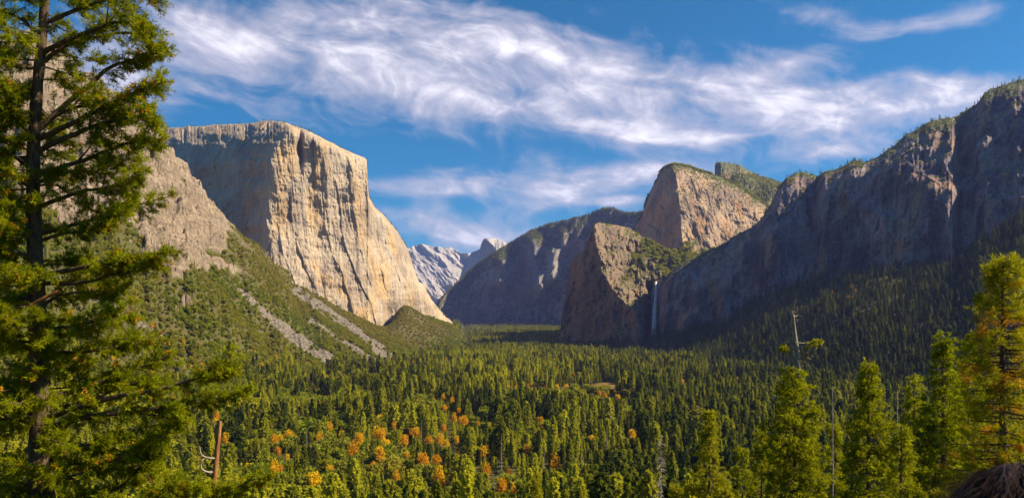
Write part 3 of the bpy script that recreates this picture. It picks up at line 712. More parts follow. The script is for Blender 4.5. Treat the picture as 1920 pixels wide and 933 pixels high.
def scatter(name, label, cat, variants, P, S, Rz, idx, tint, mat=None):
    """a mass of vegetation: one object, its copies set out by geometry nodes on its own points"""
    me = bpy.data.meshes.new(name); me.vertices.add(len(P)); me.vertices.foreach_set("co", np.asarray(P, np.float32).ravel())
    for a, v in (("sc", S), ("sw", np.random.default_rng(len(P)).uniform(.62, 1.22, len(P))), ("rz", Rz), ("tint", tint)):
        me.attributes.new(a, "FLOAT", "POINT").data.foreach_set("value", np.asarray(v, np.float32))
    me.attributes.new("idx", "INT", "POINT").data.foreach_set("value", np.asarray(idx, np.int32))
    o = obj(name, me, kind="stuff", label=label, category=cat)
    ng = bpy.data.node_groups.new(name, "GeometryNodeTree")
    ng.interface.new_socket("Geometry", in_out="INPUT", socket_type="NodeSocketGeometry"); ng.interface.new_socket("Geometry", in_out="OUTPUT", socket_type="NodeSocketGeometry")
    n, l = ng.nodes, ng.links
    gi, go = n.new("NodeGroupInput"), n.new("NodeGroupOutput")
    inst = n.new("GeometryNodeInstanceOnPoints"); inst.inputs["Pick Instance"].default_value = True
    l.new(gi.outputs[0], inst.inputs["Points"])
    join = n.new("GeometryNodeJoinGeometry")
    for v in reversed(variants):
        oi = n.new("GeometryNodeObjectInfo"); oi.inputs["Object"].default_value = v
        g2 = n.new("GeometryNodeGeometryToInstance"); l.new(oi.outputs["Geometry"], g2.inputs[0]); l.new(g2.outputs[0], join.inputs[0])
    l.new(join.outputs[0], inst.inputs["Instance"])
    def na(nm, ty="FLOAT"):
        q = n.new("GeometryNodeInputNamedAttribute"); q.data_type = ty; q.inputs["Name"].default_value = nm; return q.outputs["Attribute"]
    l.new(na("idx", "INT"), inst.inputs["Instance Index"])
    cx = n.new("ShaderNodeCombineXYZ"); l.new(na("rz"), cx.inputs[2]); l.new(cx.outputs[0], inst.inputs["Rotation"])
    cs = n.new("ShaderNodeCombineXYZ"); sc1 = na("sc")
    mw = n.new("ShaderNodeMath"); mw.operation = "MULTIPLY"; l.new(sc1, mw.inputs[0]); l.new(na("sw"), mw.inputs[1])
    for i in range(3): l.new(mw.outputs[0] if i < 2 else sc1, cs.inputs[i])
    l.new(cs.outputs[0], inst.inputs["Scale"])
    l.new(inst.outputs[0], go.inputs[0])
    md = o.modifiers.new("scatter", "NODES"); md.node_group = ng
    return o

# ------------------------------------------------------------------ where trees stand
def rings(y0, y1, sp0, sp1, u0, u1, seed):
    g = np.random.default_rng(seed); out = []
    y = y0
    while y < y1:
        s = sp0 + (sp1 - sp0) * (y - y0) / (y1 - y0)
        xs = np.arange(u0 * y, u1 * y, s)
        out.append(np.stack([xs + g.uniform(-.5, .5, len(xs)) * s, np.full(len(xs), y) + g.uniform(-.5, .5, len(xs)) * s], 1)); y += s
    return np.concatenate(out)
def sunny_gap(X, Y): return fbm(X / 140, Y / 140, o=3, seed=88)
g0 = np.random.default_rng(5)

# autumn colour: golden trees singly and in small groves
G = []
def grove(px, py, n, sx, sy, h=16):
    for _ in range(n):
        qx, qy = px + g0.normal(0, sx), py + g0.normal(0, sy)
        v = (HY - qy - 0) / F
        # crown stands above ground: aim at the crown, drop to the ground beneath
        q = ground_hit(qx, qy + 12)
        if q is None: continue
        G.append((q[0], q[1], q[2], h * g0.uniform(.5, 1.05)))
for a in ((1018, 716, 6, 16, 2.5, 13), (1085, 722, 12, 20, 4, 17), (1125, 727, 12, 18, 5, 16), (1160, 735, 8, 14, 4, 13), (725, 838, 5, 30, 14, 22), (745, 872, 4, 26, 10, 22), (640, 850, 4, 30, 14, 22), (530, 832, 4, 18, 8, 22), (860, 775, 2, 5, 5, 20),
          (875, 790, 2, 5, 6, 20), (590, 905, 3, 14, 8, 22), (700, 880, 3, 30, 14, 22), (505, 660, 6, 20, 7, 13), (580, 672, 6, 18, 5, 12), (240, 672, 7, 26, 8, 12), (1020, 805, 2, 8, 5, 20), (975, 805, 2, 5, 4, 20), (1185, 820, 1, 1, 1, 20), (915, 880, 2, 8, 12, 20),
          (940, 920, 2, 14, 8, 22), (800, 745, 3, 14, 6, 16), (835, 745, 3, 14, 5, 16), (745, 714, 2, 8, 3, 16), (640, 725, 3, 30, 12, 16), (830, 905, 2, 10, 10, 22), (430, 790, 3, 18, 14, 20), (270, 880, 3, 14, 8, 20), (1280, 712, 1, 1, 1, 18), (660, 810, 5, 60, 16, 20),
          (880, 640, 2, 30, 8, 14), (1110, 828, 1, 2, 2, 18), (520, 890, 3, 16, 14, 20), (1480, 560, 8, 45, 22, 12), (1575, 520, 7, 40, 18, 12), (330, 740, 3, 24, 14, 16), (700, 800, 20, 190, 50, 17), (540, 730, 14, 110, 30, 15), (760, 880, 12, 170, 26, 20), (900, 790, 10, 110, 50, 17), (330, 700, 12, 80, 30, 14), (1000, 700, 6, 60, 12, 14), (960, 760, 3, 70, 20, 15), (1350, 700, 3, 60, 16, 14)):
    grove(*a)
SN = []
for (qx, qy, h) in ((845, 700, 26), (1145, 800, 34), (1138, 870, 40), (940, 880, 34), (445, 610, 18), (460, 612, 18), (700, 700, 24), (640, 705, 22), (655, 720, 22), (570, 690, 20), (740, 760, 26), (560, 800, 28), (575, 850, 30), (1310, 790, 30), (390, 690, 20), (620, 745, 24), (690, 745, 24), (1090, 900, 38), (1020, 905, 36), (790, 830, 30)):
    q = ground_hit(qx, qy + 8)
    if q is not None: SN.append((*q, h * 1.15))
pts = np.concatenate([rings(300, 1000, 11.5, 12, -0.78, 0.80, 1), rings(1000, 3400, 10.5, 14, -0.66, 0.78, 2), rings(3400, 9300, 16, 26, -0.14, 0.14, 3), rings(250, 2300, 13, 16, .80, 1.35, 4), rings(250, 1900, 13, 16, -1.3, -.78, 5)])
X, Y = pts[:, 0], pts[:, 1]
px, sl_, sr_ = hill_s(X, Y)
Zg = H(X, Y)
tal, rock = cover_masks(X, Y, Zg)
mead = meadow_mask(X, Y)
fanz = (px > 725) & (px < 880) & (Y > 3000)
conif_p = np.where(px < 900, np.where(px < -110, .8, np.clip(1.05 - sl_ * 4.0, 0.03, 1)), 1.0)
ok = (tal < .3) & (rock < .3) & (mead < .3) & (g0.random(len(X)) < conif_p) & (sl_ < 1.0) & (sr_ < 1.03)
ok &= ~(fanz & (g0.random(len(X)) < .9))
ok &= fbm(X / 45, Y / 45, o=3, seed=99) > -0.42
ok &= (sr_ < .03) | (g0.random(len(X)) < .72)
ok &= ~((Y > 3300) & (px < 735)) & ~((Y > 3700) & (px < 850))
X, Y, Zg, sl_, sr_, px = X[ok], Y[ok], Zg[ok], sl_[ok], sr_[ok], px[ok]
n = len(X)
hgt = 43 * (0.50 + 0.62 * g0.random(n)) * (1 + .22 * fbm(X / 90, Y / 90, o=2, seed=101))
hgt *= np.where(px < 900, 1 - 0.45 * np.clip(sl_ * 3, 0, 1), 1) * np.where(px > 1000, 1 - .3 * np.clip(sr_, 0, 1), 1)
hgt *= 1 - .12 * (1 - sst(Y, 330, 520))
near_meadow = ((X - MEADOW[0]) / 110) ** 2 + ((Y - 1230) / 150) ** 2 < 1
hgt = np.where(near_meadow, hgt * .72, hgt)
for (gx, gy, gz_, gh) in G + SN:                       # a conifer in front of a golden tree or a snag keeps below its crown
    gp = CX + F * gx / gy; gm = HY - F * (gz_ + gh * .42) / gy; hw = gh * .42 * F / gy
    inf = (np.abs(px - gp) < hw + 5.0 * F / Y) & (Y < gy + 6) & (Y > gy * .45)
    lim = (HY - gm) / F * Y - Zg
    hgt = np.where(inf & (hgt > lim), np.maximum(lim, 4), hgt)
ok = hgt > 9
X, Y, Zg, sl_, sr_, px, hgt = X[ok], Y[ok], Zg[ok], sl_[ok], sr_[ok], px[ok], hgt[ok]; n = len(X)
tint = np.clip(0.52 + 0.6 * fbm(X / 130, Y / 130, o=3, seed=111) + g0.normal(0, .30, n), 0, 1) * (1 - .45 * sst(px, 950, 1400)) * (1 - .8 * sst(sr_, 0.0, .12))  # southern slope darkened: its shade put into leaf colour, besides darker conifers
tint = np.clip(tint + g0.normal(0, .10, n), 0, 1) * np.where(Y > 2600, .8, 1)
# keep sight lines clear of crowns standing too close under the viewpoint
size = hgt * F / Y
topy = HY - F * (Zg + hgt) / Y
inframe = (px > 10) & (px < 1905) & (topy < 905) & (topy > HY - 60) & (Y < 1300)
rank = np.argsort(np.where(inframe, -size, 1e9))
# the largest three hundred are trees of their own; a free sight line to the top decides
cand = rank[:900]; chosen = []
occ = []
for i in cand[np.argsort(Y[cand])]:
    vis = True
    for (ox, ot, hw) in occ:
        if abs(ox - px[i]) < hw and ot < topy[i] + 14: vis = False; break
    if vis: chosen.append(i)
    if size[i] > 0: occ.append((px[i], topy[i] + size[i] * .12, size[i] * .045))
chosen = np.array(sorted(chosen, key=lambda i: -size[i])[:285])
mask = np.zeros(n, bool); mask[chosen] = True

bins = [("on the near slope", 0, 440), ("nearest in the valley", 440, 520), ("a little farther out", 520, 620), ("in mid valley", 620, 800), ("far out", 800, 2000)]
LAND = [(350, "behind the big fir's limbs"), (460, "behind the broken snag"), (600, "below the western talus"), (725, "below the talus streaks"), (870, "below the pale cliff's foot"), (960, "below the distant dome"), (1050, "below the hazy ridge"),
        (1140, "below the dark buttress"), (1235, "below the waterfall"), (1330, "below the high peak"), (1420, "below the square rock head"), (1600, "beside the bare-topped fir"), (3000, "behind the roadside firs")]
shape = ["full green conifer", "slender green conifer", "broad green conifer", "ragged open conifer", "dense pointed conifer", "narrow spire-like conifer", "thin high-crowned conifer", "round-topped pine", "open high-crowned pine"]
for k, i in enumerate(chosen):
    v = int(g0.integers(0, len(CON_CROWN)))
    where = [b for b in bins if b[1] <= Y[i] < b[2]][0]
    tone = "yellowish " if tint[i] > .5 else ("dark " if tint[i] < .15 else "")
    land = [b[1] for b in LAND if px[i] < b[0]][0]
    grp = "%s%s %s %s" % (tone, shape[v], where[0], land)
    r = thing("conifer", grp, "tree", (float(X[i]), float(Y[i]), float(Zg[i])), "conifers of the valley forest")
    s = float(hgt[i] / 40); w_ = s * float(g0.uniform(.65, 1.2)); r.scale = (w_, w_, s); r.rotation_euler = (0, 0, float(g0.random() * 6.28))
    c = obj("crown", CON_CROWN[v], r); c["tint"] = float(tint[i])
    obj("trunk", CON_TRUNK, r)
rest = ~mask
nearm = rest & (Y < 2300); farm = rest & ~nearm
def put(name, label, cat, var, m, idxn):
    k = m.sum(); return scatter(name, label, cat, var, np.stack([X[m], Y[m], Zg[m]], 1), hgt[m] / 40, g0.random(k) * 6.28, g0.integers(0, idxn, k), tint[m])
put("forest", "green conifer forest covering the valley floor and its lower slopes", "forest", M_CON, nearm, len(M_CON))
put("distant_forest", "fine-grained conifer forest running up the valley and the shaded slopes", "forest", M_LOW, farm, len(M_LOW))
print("CONIFERS", n, nearm.sum(), farm.sum(), len(chosen), hgt[chosen].min(), size[chosen].min())

# oaks and brush over the northern hillside
pts = np.concatenate([rings(420, 2000, 7.5, 8.5, -0.72, -0.10, 11), rings(420, 1500, 9, 10, -0.10, 0.30, 14), rings(2000, 3350, 8.5, 10, -0.62, -0.07, 12), rings(3300, 4150, 11, 12, -0.175, -0.05, 13)])
X, Y = pts[:, 0], pts[:, 1]; px, sl_, sr_ = hill_s(X, Y); Zg = H(X, Y); tal, rock = cover_masks(X, Y, Zg)
fanz = (px > 715) & (px < 862) & (Y > 3000)
bare = fbm(X / 55, Y / 55, o=3, seed=141)
floor_oak = (px < 1360) & (sl_ <= .10) & (Y < 1900) & (fbm(X / 90, Y / 90, o=3, seed=150) > sst(px, 600, 1100) * .22 - .08) & (g0.random(len(X)) < .5)
ok = (((sl_ > .10) & (sl_ < 1.01)) | fanz | floor_oak) & (tal < .35) & (g0.random(len(X)) < np.clip(1.05 - rock * .90, 0, 1)) & ((bare > -.5) | (g0.random(len(X)) < .5))
ok &= ~((Y > 3300) & (px < 720))
X, Y, Zg, sl_, px, rock, tal = X[ok], Y[ok], Zg[ok], sl_[ok], px[ok], rock[ok], tal[ok]; n = len(X)
s_ = (0.35 + .85 * g0.random(n) ** 1.6) * np.where(sl_ < .12, 1.5, 1) * (1 - .35 * np.clip(sl_, 0, 1)) * np.where(rock > .3, .5, 1) * (1 + .3 * fbm(X / 40, Y / 40, o=2, seed=144))
tint = np.clip(.35 + .6 * fbm(X / 120, Y / 120, o=3, seed=145) + g0.normal(0, .18, n) + .55 * sst(sl_, .35, .9) - .1, 0, 1)
scatter("oak_woods", "rounded oak and brush cover over the sunny hillside", "woods", M_OAK, np.stack([X, Y, Zg], 1), s_, g0.random(n) * 6.28, g0.integers(0, len(M_OAK), n), tint)
print("OAKS", n)

for k, (x, y, z, h) in enumerate(G):
    u = CX + F * x / y
    side = "on the valley floor" if z < -140 else "on the wooded slope"
    zone = "beside the rusty meadow" if (1000 < u < 1190 and 1300 < y < 2000) else side
    siz = "small " if h < 12 else ("tall " if h > 19 else "")
    dep = "near" if y < 620 else ("mid-valley" if y < 1000 else ("distant" if y < 1900 else "far-off"))
    gv = siz + dep + [" golden broadleaf tree ", " orange broadleaf tree "][k % 2] + ("beside the meadow " if "meadow" in zone else ("on the slope " if "slope" in zone else "")) + [b[1] for b in LAND if u < b[0]][0]
    r = thing("autumn_tree", gv, "tree", (x, y, z), "autumn trees of the valley")
    s = h / 15; r.scale = (s, s, s * 1.05); r.rotation_euler = (0, 0, float(g0.random() * 6.28))
    c = obj("crown", GOLD_CROWN[k % 3], r); c["tint"] = float(g0.random() * .45 + (0.45 if k % 2 else 0)) ; obj("trunk", OAK_TRUNK, r)
print("GOLD", len(G))

# bare grey snags among the living trees
for k, (qx_, qy_, qz_, h) in enumerate(SN):
    q = (qx_, qy_, qz_)
    tm, bm = SNAGS[k % 3]
    u = CX + F * q[0] / q[1]; lab = "bare grey dead conifer " + [b[1] for b in LAND if u < b[0]][0] + (", low in the valley" if q[1] < 900 else ", farther out")
    r = thing("dead_tree", lab, "tree", q, "dead conifers of the valley forest")
    s = h / 34; r.scale = (s, s, s); r.rotation_euler = (0, 0, k * 1.3)
    obj("trunk", tm, r); obj("branches", bm, r)

# small trees and brush on the far crests and ledges
def on_cliff(key, cond, nmax, seed, lo, hi, variants, name, label, sink=0.0, steep=0.25):
    V, vg, nb, PX, PY = CLIFFS[key]
    g = np.random.default_rng(seed)
    N = np.cross(np.gradient(V, axis=1), np.gradient(V, axis=0)); N /= np.linalg.norm(N, axis=2)[..., None] + 1e-9
    nz = np.abs(N[..., 2])
    W = cond(V, nz, vg, nb).astype(float)
    area = np.linalg.norm(np.cross(np.gradient(V, axis=1), np.gradient(V, axis=0)), axis=2)
    W = W * area; 
    if W.sum() <= 0: return
    p = (W / W.sum()).ravel(); k = g.choice(len(p), nmax, p=p)
    i, j = np.unravel_index(k, W.shape)
    i2 = np.clip(i + 1, 0, V.shape[0] - 1); j2 = np.clip(j + 1, 0, V.shape[1] - 1)
    a = g.random((nmax, 1)); b = g.random((nmax, 1))
    P = V[i, j] + a * (V[i2, j] - V[i, j]) + b * (V[i, j2] - V[i, j])
    P[:, 2] -= sink
    S = g.uniform(lo, hi, nmax)
    T = np.clip(g.normal(.35, .2, nmax), 0, 1)
    return P, S, T
def mass(name, label, sets, variants, seed):
    sets = [s for s in sets if s is not None]
    P = np.concatenate([s[0] for s in sets]); S = np.concatenate([s[1] for s in sets]); T = np.concatenate([s[2] for s in sets]); g = np.random.default_rng(seed)
    scatter(name, label, "trees", variants, P, S, g.random(len(P)) * 6.28, g.integers(0, len(variants), len(P)), T)
K = list(CLIFFS)
kc, kh, ks, kl, kw, kf = K[0], K[1], K[2], K[3], K[4], K[5]
top_rows = lambda n0, n1: (lambda V, nz, vg, nb: ((np.arange(V.shape[0])[:, None] >= nb + n0) & (np.arange(V.shape[0])[:, None] < nb + n1)) * np.ones(V.shape[:2]))
flat = lambda lim, a=-9: (lambda V, nz, vg, nb: (nz > lim) & (vg > a) & (np.arange(V.shape[0])[:, None] >= nb))
clump = lambda lim, a: (lambda V, nz, vg, nb: (nz > lim) & (vg > a) & (np.arange(V.shape[0])[:, None] >= nb) & (fbm(V[..., 0] / 55, V[..., 2] / 40, o=4, seed=66) > -.02))
mass("crest_trees", "tiny conifers fringing the far granite crests", [
    on_cliff(kc, top_rows(-1, 5), 420, 201, .22, .42, None, "", ""), on_cliff(kh, top_rows(-1, 4), 60, 202, .2, .4, None, "", ""),
    on_cliff(ks, top_rows(-1, 6), 110, 203, .25, .5, None, "", ""), on_cliff(kw, top_rows(-1, 6), 300, 204, .2, .5, None, "", ""),
    on_cliff(kl, top_rows(-1, 8), 80, 205, .2, .35, None, "", ""), on_cliff(kf, top_rows(-1, 40), 5200, 206, .5, .95, None, "", ""),
    on_cliff(kf, lambda V, nz, vg, nb: (fbm(V[..., 0] / 300, V[..., 2] / 200, o=3, seed=9) > .1) & (nz > .3), 3000, 207, .5, .8, None, "", ""),
    on_cliff(kw, lambda V, nz, vg, nb: (nz > .45) & (V[..., 2] > 350) & (np.arange(V.shape[0])[:, None] >= nb), 700, 208, .25, .5, None, "", "")], M_LOW, 209)
mass("ledge_brush", "low brush clinging to ledges and gullies of the granite cliffs", [
    on_cliff(kc, flat(.6, -.2), 700, 211, .5, 1.3, None, "", ""), on_cliff(kh, flat(.5), 3500, 212, .6, 1.4, None, "", ""), on_cliff(kh, clump(.15, .05), 1100, 218, 1.0, 3.4, None, "", ""), on_cliff(ks, flat(.35, .1), 3500, 213, .8, 1.8, None, "", ""),
    on_cliff(kl, clump(.2, .1), 1000, 214, .9, 3.2, None, "", ""), on_cliff(kl, flat(.4), 900, 215, .5, 1.3, None, "", ""), on_cliff(kw, flat(.5), 2600, 216, .6, 1.6, None, "", "")], M_BUSH, 219)
# ------------------------------------------------------------------ the trees close to the viewpoint
def P3(px, py, Y): return np.array([(px - CX) / F * Y, Y, (HY - py) / F * Y])
def spline(P, n):
    P = np.asarray(P, float); m = len(P); Q = np.vstack([2 * P[0] - P[1], P, 2 * P[-1] - P[-2]])
    t = np.linspace(0, m - 1 - 1e-6, n); i = t.astype(int); f = (t - i)[:, None]
    a, b, c, d = Q[i], Q[i + 1], Q[i + 2], Q[i + 3]
    return 0.5 * ((2 * b) + (c - a) * f + (2 * a - 5 * b + 4 * c - d) * f ** 2 + (3 * b - a - 3 * c + d) * f ** 3)
def sprays(B, g, dens, tl, sub, nper, cl, cw, fill=0.12, droop=0.25, thin=None):
    """B: list of branch curves -> needle faces, twig tubes, twig ends"""
    C, D, L, RB, TW, ends = [], [], [], [], [], []
    for P in B:
        ln = np.linalg.norm(np.diff(P, axis=0), axis=1).sum(); n = max(4, int(ln * dens * (thin(P[len(P) // 2]) if thin else 1)))
        t = fill + (1 - fill) * g.random(n) ** 0.8
        i = np.minimum((t * (len(P) - 1)).astype(int), len(P) - 2); f = (t * (len(P) - 1) - i)[:, None]
        base = P[i] * (1 - f) + P[i + 1] * f; T = P[i + 1] - P[i]; T /= np.linalg.norm(T, axis=1)[:, None]
        rnd = g.normal(size=(n, 3)) * [1, 1, .55]; S = rnd - (rnd * T).sum(1)[:, None] * T; S /= np.linalg.norm(S, axis=1)[:, None]
        d = T * .65 + S * .8; d[:, 2] -= droop * g.random(n); d /= np.linalg.norm(d, axis=1)[:, None]
        l = tl * (0.45 + .75 * g.random(n)) * (1.15 - .55 * t)
        bright = g.random(n)
        for k in range(n):
            TW.append((np.stack([base[k], base[k] + d[k] * l[k] * .5 + [0, 0, .02], base[k] + d[k] * l[k] * .95]), np.array([.011, .008, .004])))
        ends.append(base + d * l[:, None])
        # side shoots
        q = g.random((n, sub)) ** .8; b2 = base[:, None] + d[:, None] * (l[:, None] * q)[..., None]
        r2 = g.normal(size=(n, sub, 3)) * [1, 1, .6]; d2 = d[:, None] * .7 + r2 * .5; d2[..., 2] -= .1; d2 /= np.linalg.norm(d2, axis=2)[..., None]
        l2 = tl * .38 * (.5 + .8 * g.random((n, sub)))
        q3 = g.random((n, sub, nper)); c3 = b2[:, :, None] + d2[:, :, None] * (l2[..., None] * q3)[..., None]
        d3 = d2[:, :, None] * .8 + g.normal(size=(n, sub, nper, 3)) * .55
        C.append(c3.reshape(-1, 3)); D.append(d3.reshape(-1, 3)); RB.append((bright[:, None, None] * .55 + .45 * g.random((n, sub, nper))).ravel())
    C = np.concatenate(C); D = np.concatenate(D); RB = np.concatenate(RB); n = len(C)
    V, Fc = cards(C, D, cl * (.6 + .8 * g.random(n)), cw * (.6 + .8 * g.random(n)), g, .15, quad=True)
    return V, Fc, np.repeat(RB, 4), TW, np.concatenate(ends)

def big_fir():
    g = np.random.default_rng(77); Y0 = 23.0
    base = P3(76, 1000, Y0); gz = float(H(base[0], Y0))
    r = thing("douglas_fir", "tall old fir with heavy drooping limbs and orange-brown cones, filling the view's west edge", "tree", (float(base[0]), Y0, gz))
    org = np.array([base[0], Y0, gz])
    tp = [(84, 1400), (82, 1100), (78, 900), (74, 760), (72, 620), (66, 480), (62, 330), (68, 190), (80, 60), (86, -60), (92, -260), (96, -460)]
    T = np.array([P3(a, b, Y0) for a, b in tp]); T = np.vstack([[T[0][0], Y0, gz - .6], T])
    rad = np.array([.46, .42, .38, .34, .325, .27, .22, .19, .165, .14, .12, .08, .03])
    k = T[:, 2] > gz - 1; T, rad = T[k], rad[k]
    o_ = np.argsort(T[:, 2]); T, rad = T[o_], rad[o_]
    Ts = spline(T, 60); rs = np.interp(np.linspace(0, 1, 60), np.linspace(0, 1, len(rad)), rad) * (1 + .05 * g.normal(size=60))
    V, Fc = tubes([(Ts - org, rs)], 14); obj("trunk", mesh_np("trunk", V, Fc, [BARK_FIR], smooth=True), r)
    def trunk_at(z): return np.array([np.interp(z, T[:, 2], T[:, 0]), Y0, z])
    main = [((88, 45), (190, 2), (300, -12)), ((88, 100), (150, 66), (230, 40), (285, 55)), ((85, 120), (140, 80), (250, 62), (300, 100)), ((80, 250), (165, 160), (215, 122), (270, 110), (308, 92)), ((75, 262), (150, 225), (215, 190), (260, 170), (310, 152)),
            ((75, 240), (130, 205), (190, 200), (240, 210)), ((70, 285), (180, 235), (250, 222), (300, 232)), ((68, 330), (160, 300), (230, 272), (298, 262)), ((68, 345), (130, 322), (180, 320), (240, 300)), ((66, 390), (150, 360), (200, 352), (262, 338)),
            ((66, 440), (150, 418), (230, 392), (318, 368)), ((66, 455), (110, 440), (170, 430), (205, 402)), ((70, 520), (160, 500), (250, 488), (330, 470)), ((70, 530), (150, 530), (220, 512), (288, 492)), ((74, 575), (120, 552), (180, 545), (240, 540)),
            ((75, 620), (140, 610), (200, 598), (250, 590)), ((78, 660), (150, 660), (210, 650), (262, 640)), ((82, 750), (170, 722), (260, 690), (322, 664)), ((84, 785), (180, 752), (300, 728), (390, 704), (436, 690)),
            ((88, 808), (160, 782), (260, 770), (380, 752), (478, 728)), ((86, 770), (170, 750), (230, 722), (290, 716)), ((84, 905), (180, 880), (270, 830), (350, 782)), ((84, 960), (200, 925), (260, 880), (300, 838)), ((84, 1000), (200, 965), (320, 925), (380, 905)),
            ((86, 1040), (260, 980), (400, 930), (505, 886)), ((84, 880), (140, 870), (200, 868), (250, 850)), ((80, 840), (130, 832), (180, 830), (220, 815)), ((80, 1010), (120, 960), (170, 935), (215, 925)),
            ((60, 320), (20, 292), (-60, 262)), ((58, 255), (10, 215), (-40, 180)), ((60, 360), (0, 300), (-70, 280)), ((62, 425), (0, 400), (-60, 410)), ((60, 130), (10, 120), (-60, 100)), ((75, 70), (30, 30), (-40, 10)),
            ((62, 480), (10, 470), (-80, 480)), ((62, 560), (0, 560), (-70, 575)), ((60, 640), (10, 640), (-60, 650)), ((60, 760), (10, 735), (-60, 725)), ((60, 800), (20, 785), (-60, 790)), ((60, 890), (0, 870), (-60, 880)), ((60, 950), (10, 920), (-60, 930)), ((70, 180), (20, 190), (-50, 200))]
    B, R = [], []
    for m in main:
        dy = g.uniform(-1.6, 1.1); n = len(m)
        P = np.array([P3(a, b, Y0 + dy * (i / (n - 1))) for i, (a, b) in enumerate(m)]); P[0] = trunk_at(P[0][2])
        C = spline(P, 16) + g.normal(0, .012, (16, 3)); B.append(C); R.append(np.linspace(.035 + .012 * np.linalg.norm(C[-1] - C[0]), .012, 16))
    zs = np.arange(-7.5, 17.8, .15)
    for z in zs:                                               # shorter limbs all round
        a = g.random() * 6.28 if g.random() < .5 else g.normal(-1.5, .8); L = g.uniform(.8, 2.2) * (1 if z < 10 else max(.3, (19 - z) / 8)); s = trunk_at(z)
        if math.cos(a) > 0.1 and g.random() < .35: continue
        d = np.array([math.cos(a), math.sin(a), 0]); q = np.linspace(0, 1, 10)[:, None]
        C = s + d * L * q + np.array([0, 0, 1.0]) * (g.uniform(-.1, .25) * L * q - .25 * L * q ** 2 + .22 * L * q ** 3); B.append(C); R.append(np.linspace(.035, .008, 10))
    # limbs fork
    FB, FR = [], []
    for C, rr in zip(B[:len(main)], R[:len(main)]):
        for k in range(4):
            i = int(g.integers(4, 13)); T_ = C[min(i + 1, 15)] - C[i - 1]; T_ /= np.linalg.norm(T_)
            S = g.normal(size=3) * [1, 1, .45]; d = T_ * .9 + S * .55; d /= np.linalg.norm(d); L = g.uniform(.5, 1.25); q = np.linspace(0, 1, 8)[:, None]
            FB.append(C[i] + d * L * q + np.array([0, 0, .18]) * L * q ** 2); FR.append(np.linspace(rr[i] * .55, .007, 8))
    for c_, q_ in zip(B[:len(main)], R[:len(main)]):
        V, Fc = tubes([(c_ - org, q_)], 7); obj("branch", mesh_np("branch", V, Fc, [BARK_FIR], smooth=True), r)
    V, Fc = tubes([(c_ - org, q_) for c_, q_ in zip(B[len(main):] + FB, R[len(main):] + FR)], 6)
    obj("branchlets", mesh_np("branchlets", V, Fc, [BARK_FIR], smooth=True), r)["kind"] = "stuff"
    V, Fc, rb, TW, ends = sprays(B + FB, g, 11.5, .52, 7, 19, .125, .019, thin=lambda p: .66 if p[2] > 6.4 else (.72 if p[2] > 1 else .8))
    obj("crown", mesh_np("crown", V - org, Fc, [LEAF_NEAR], {"rnd": rb}), r)
    V, Fc = tubes([(a - org, b) for a, b in TW], 3); obj("twigs", mesh_np("twigs", V, Fc, [BARK_FIR]), r)["kind"] = "stuff"
    # cones hang in clusters from the outer twigs
    m = g.choice(len(ends), 3000); CL = fbm(ends[m][:, 0] / .9, ends[m][:, 2] / .9, o=2, seed=6) > -.02
    cen = ends[m][CL]; n = 9
    C = (cen[:, None] + g.normal(0, .035, (len(cen), n, 3))).reshape(-1, 3); C[:, 2] -= .03
    V, Fc = cards(C, g.normal(size=C.shape) + [0, 0, -.4], np.full(len(C), .075), np.full(len(C), .05), g, 0, True)
    o = obj("cones", mesh_np("cones", V - org, Fc, [LEAF_CONE], {"rnd": g.random(len(V))}), r); o["kind"] = "stuff"
    # one broken limb shows orange heartwood
    for pts, rr in (([(52, 578), (80, 560), (112, 545)], (.07, .05)), ([(-20, 560), (12, 590), (-10, 625)], (.04, .04))):
        V, Fc = tubes([(spline([P3(a, b, Y0 - .7) for a, b in pts], 8) - org, np.linspace(*rr, 8))], 7)
        q = obj("broken_limb", mesh_np("broken_limb", V, Fc, [BARK_RED], smooth=True), r); q["label"] = "broken limb showing orange heartwood"
big_fir()

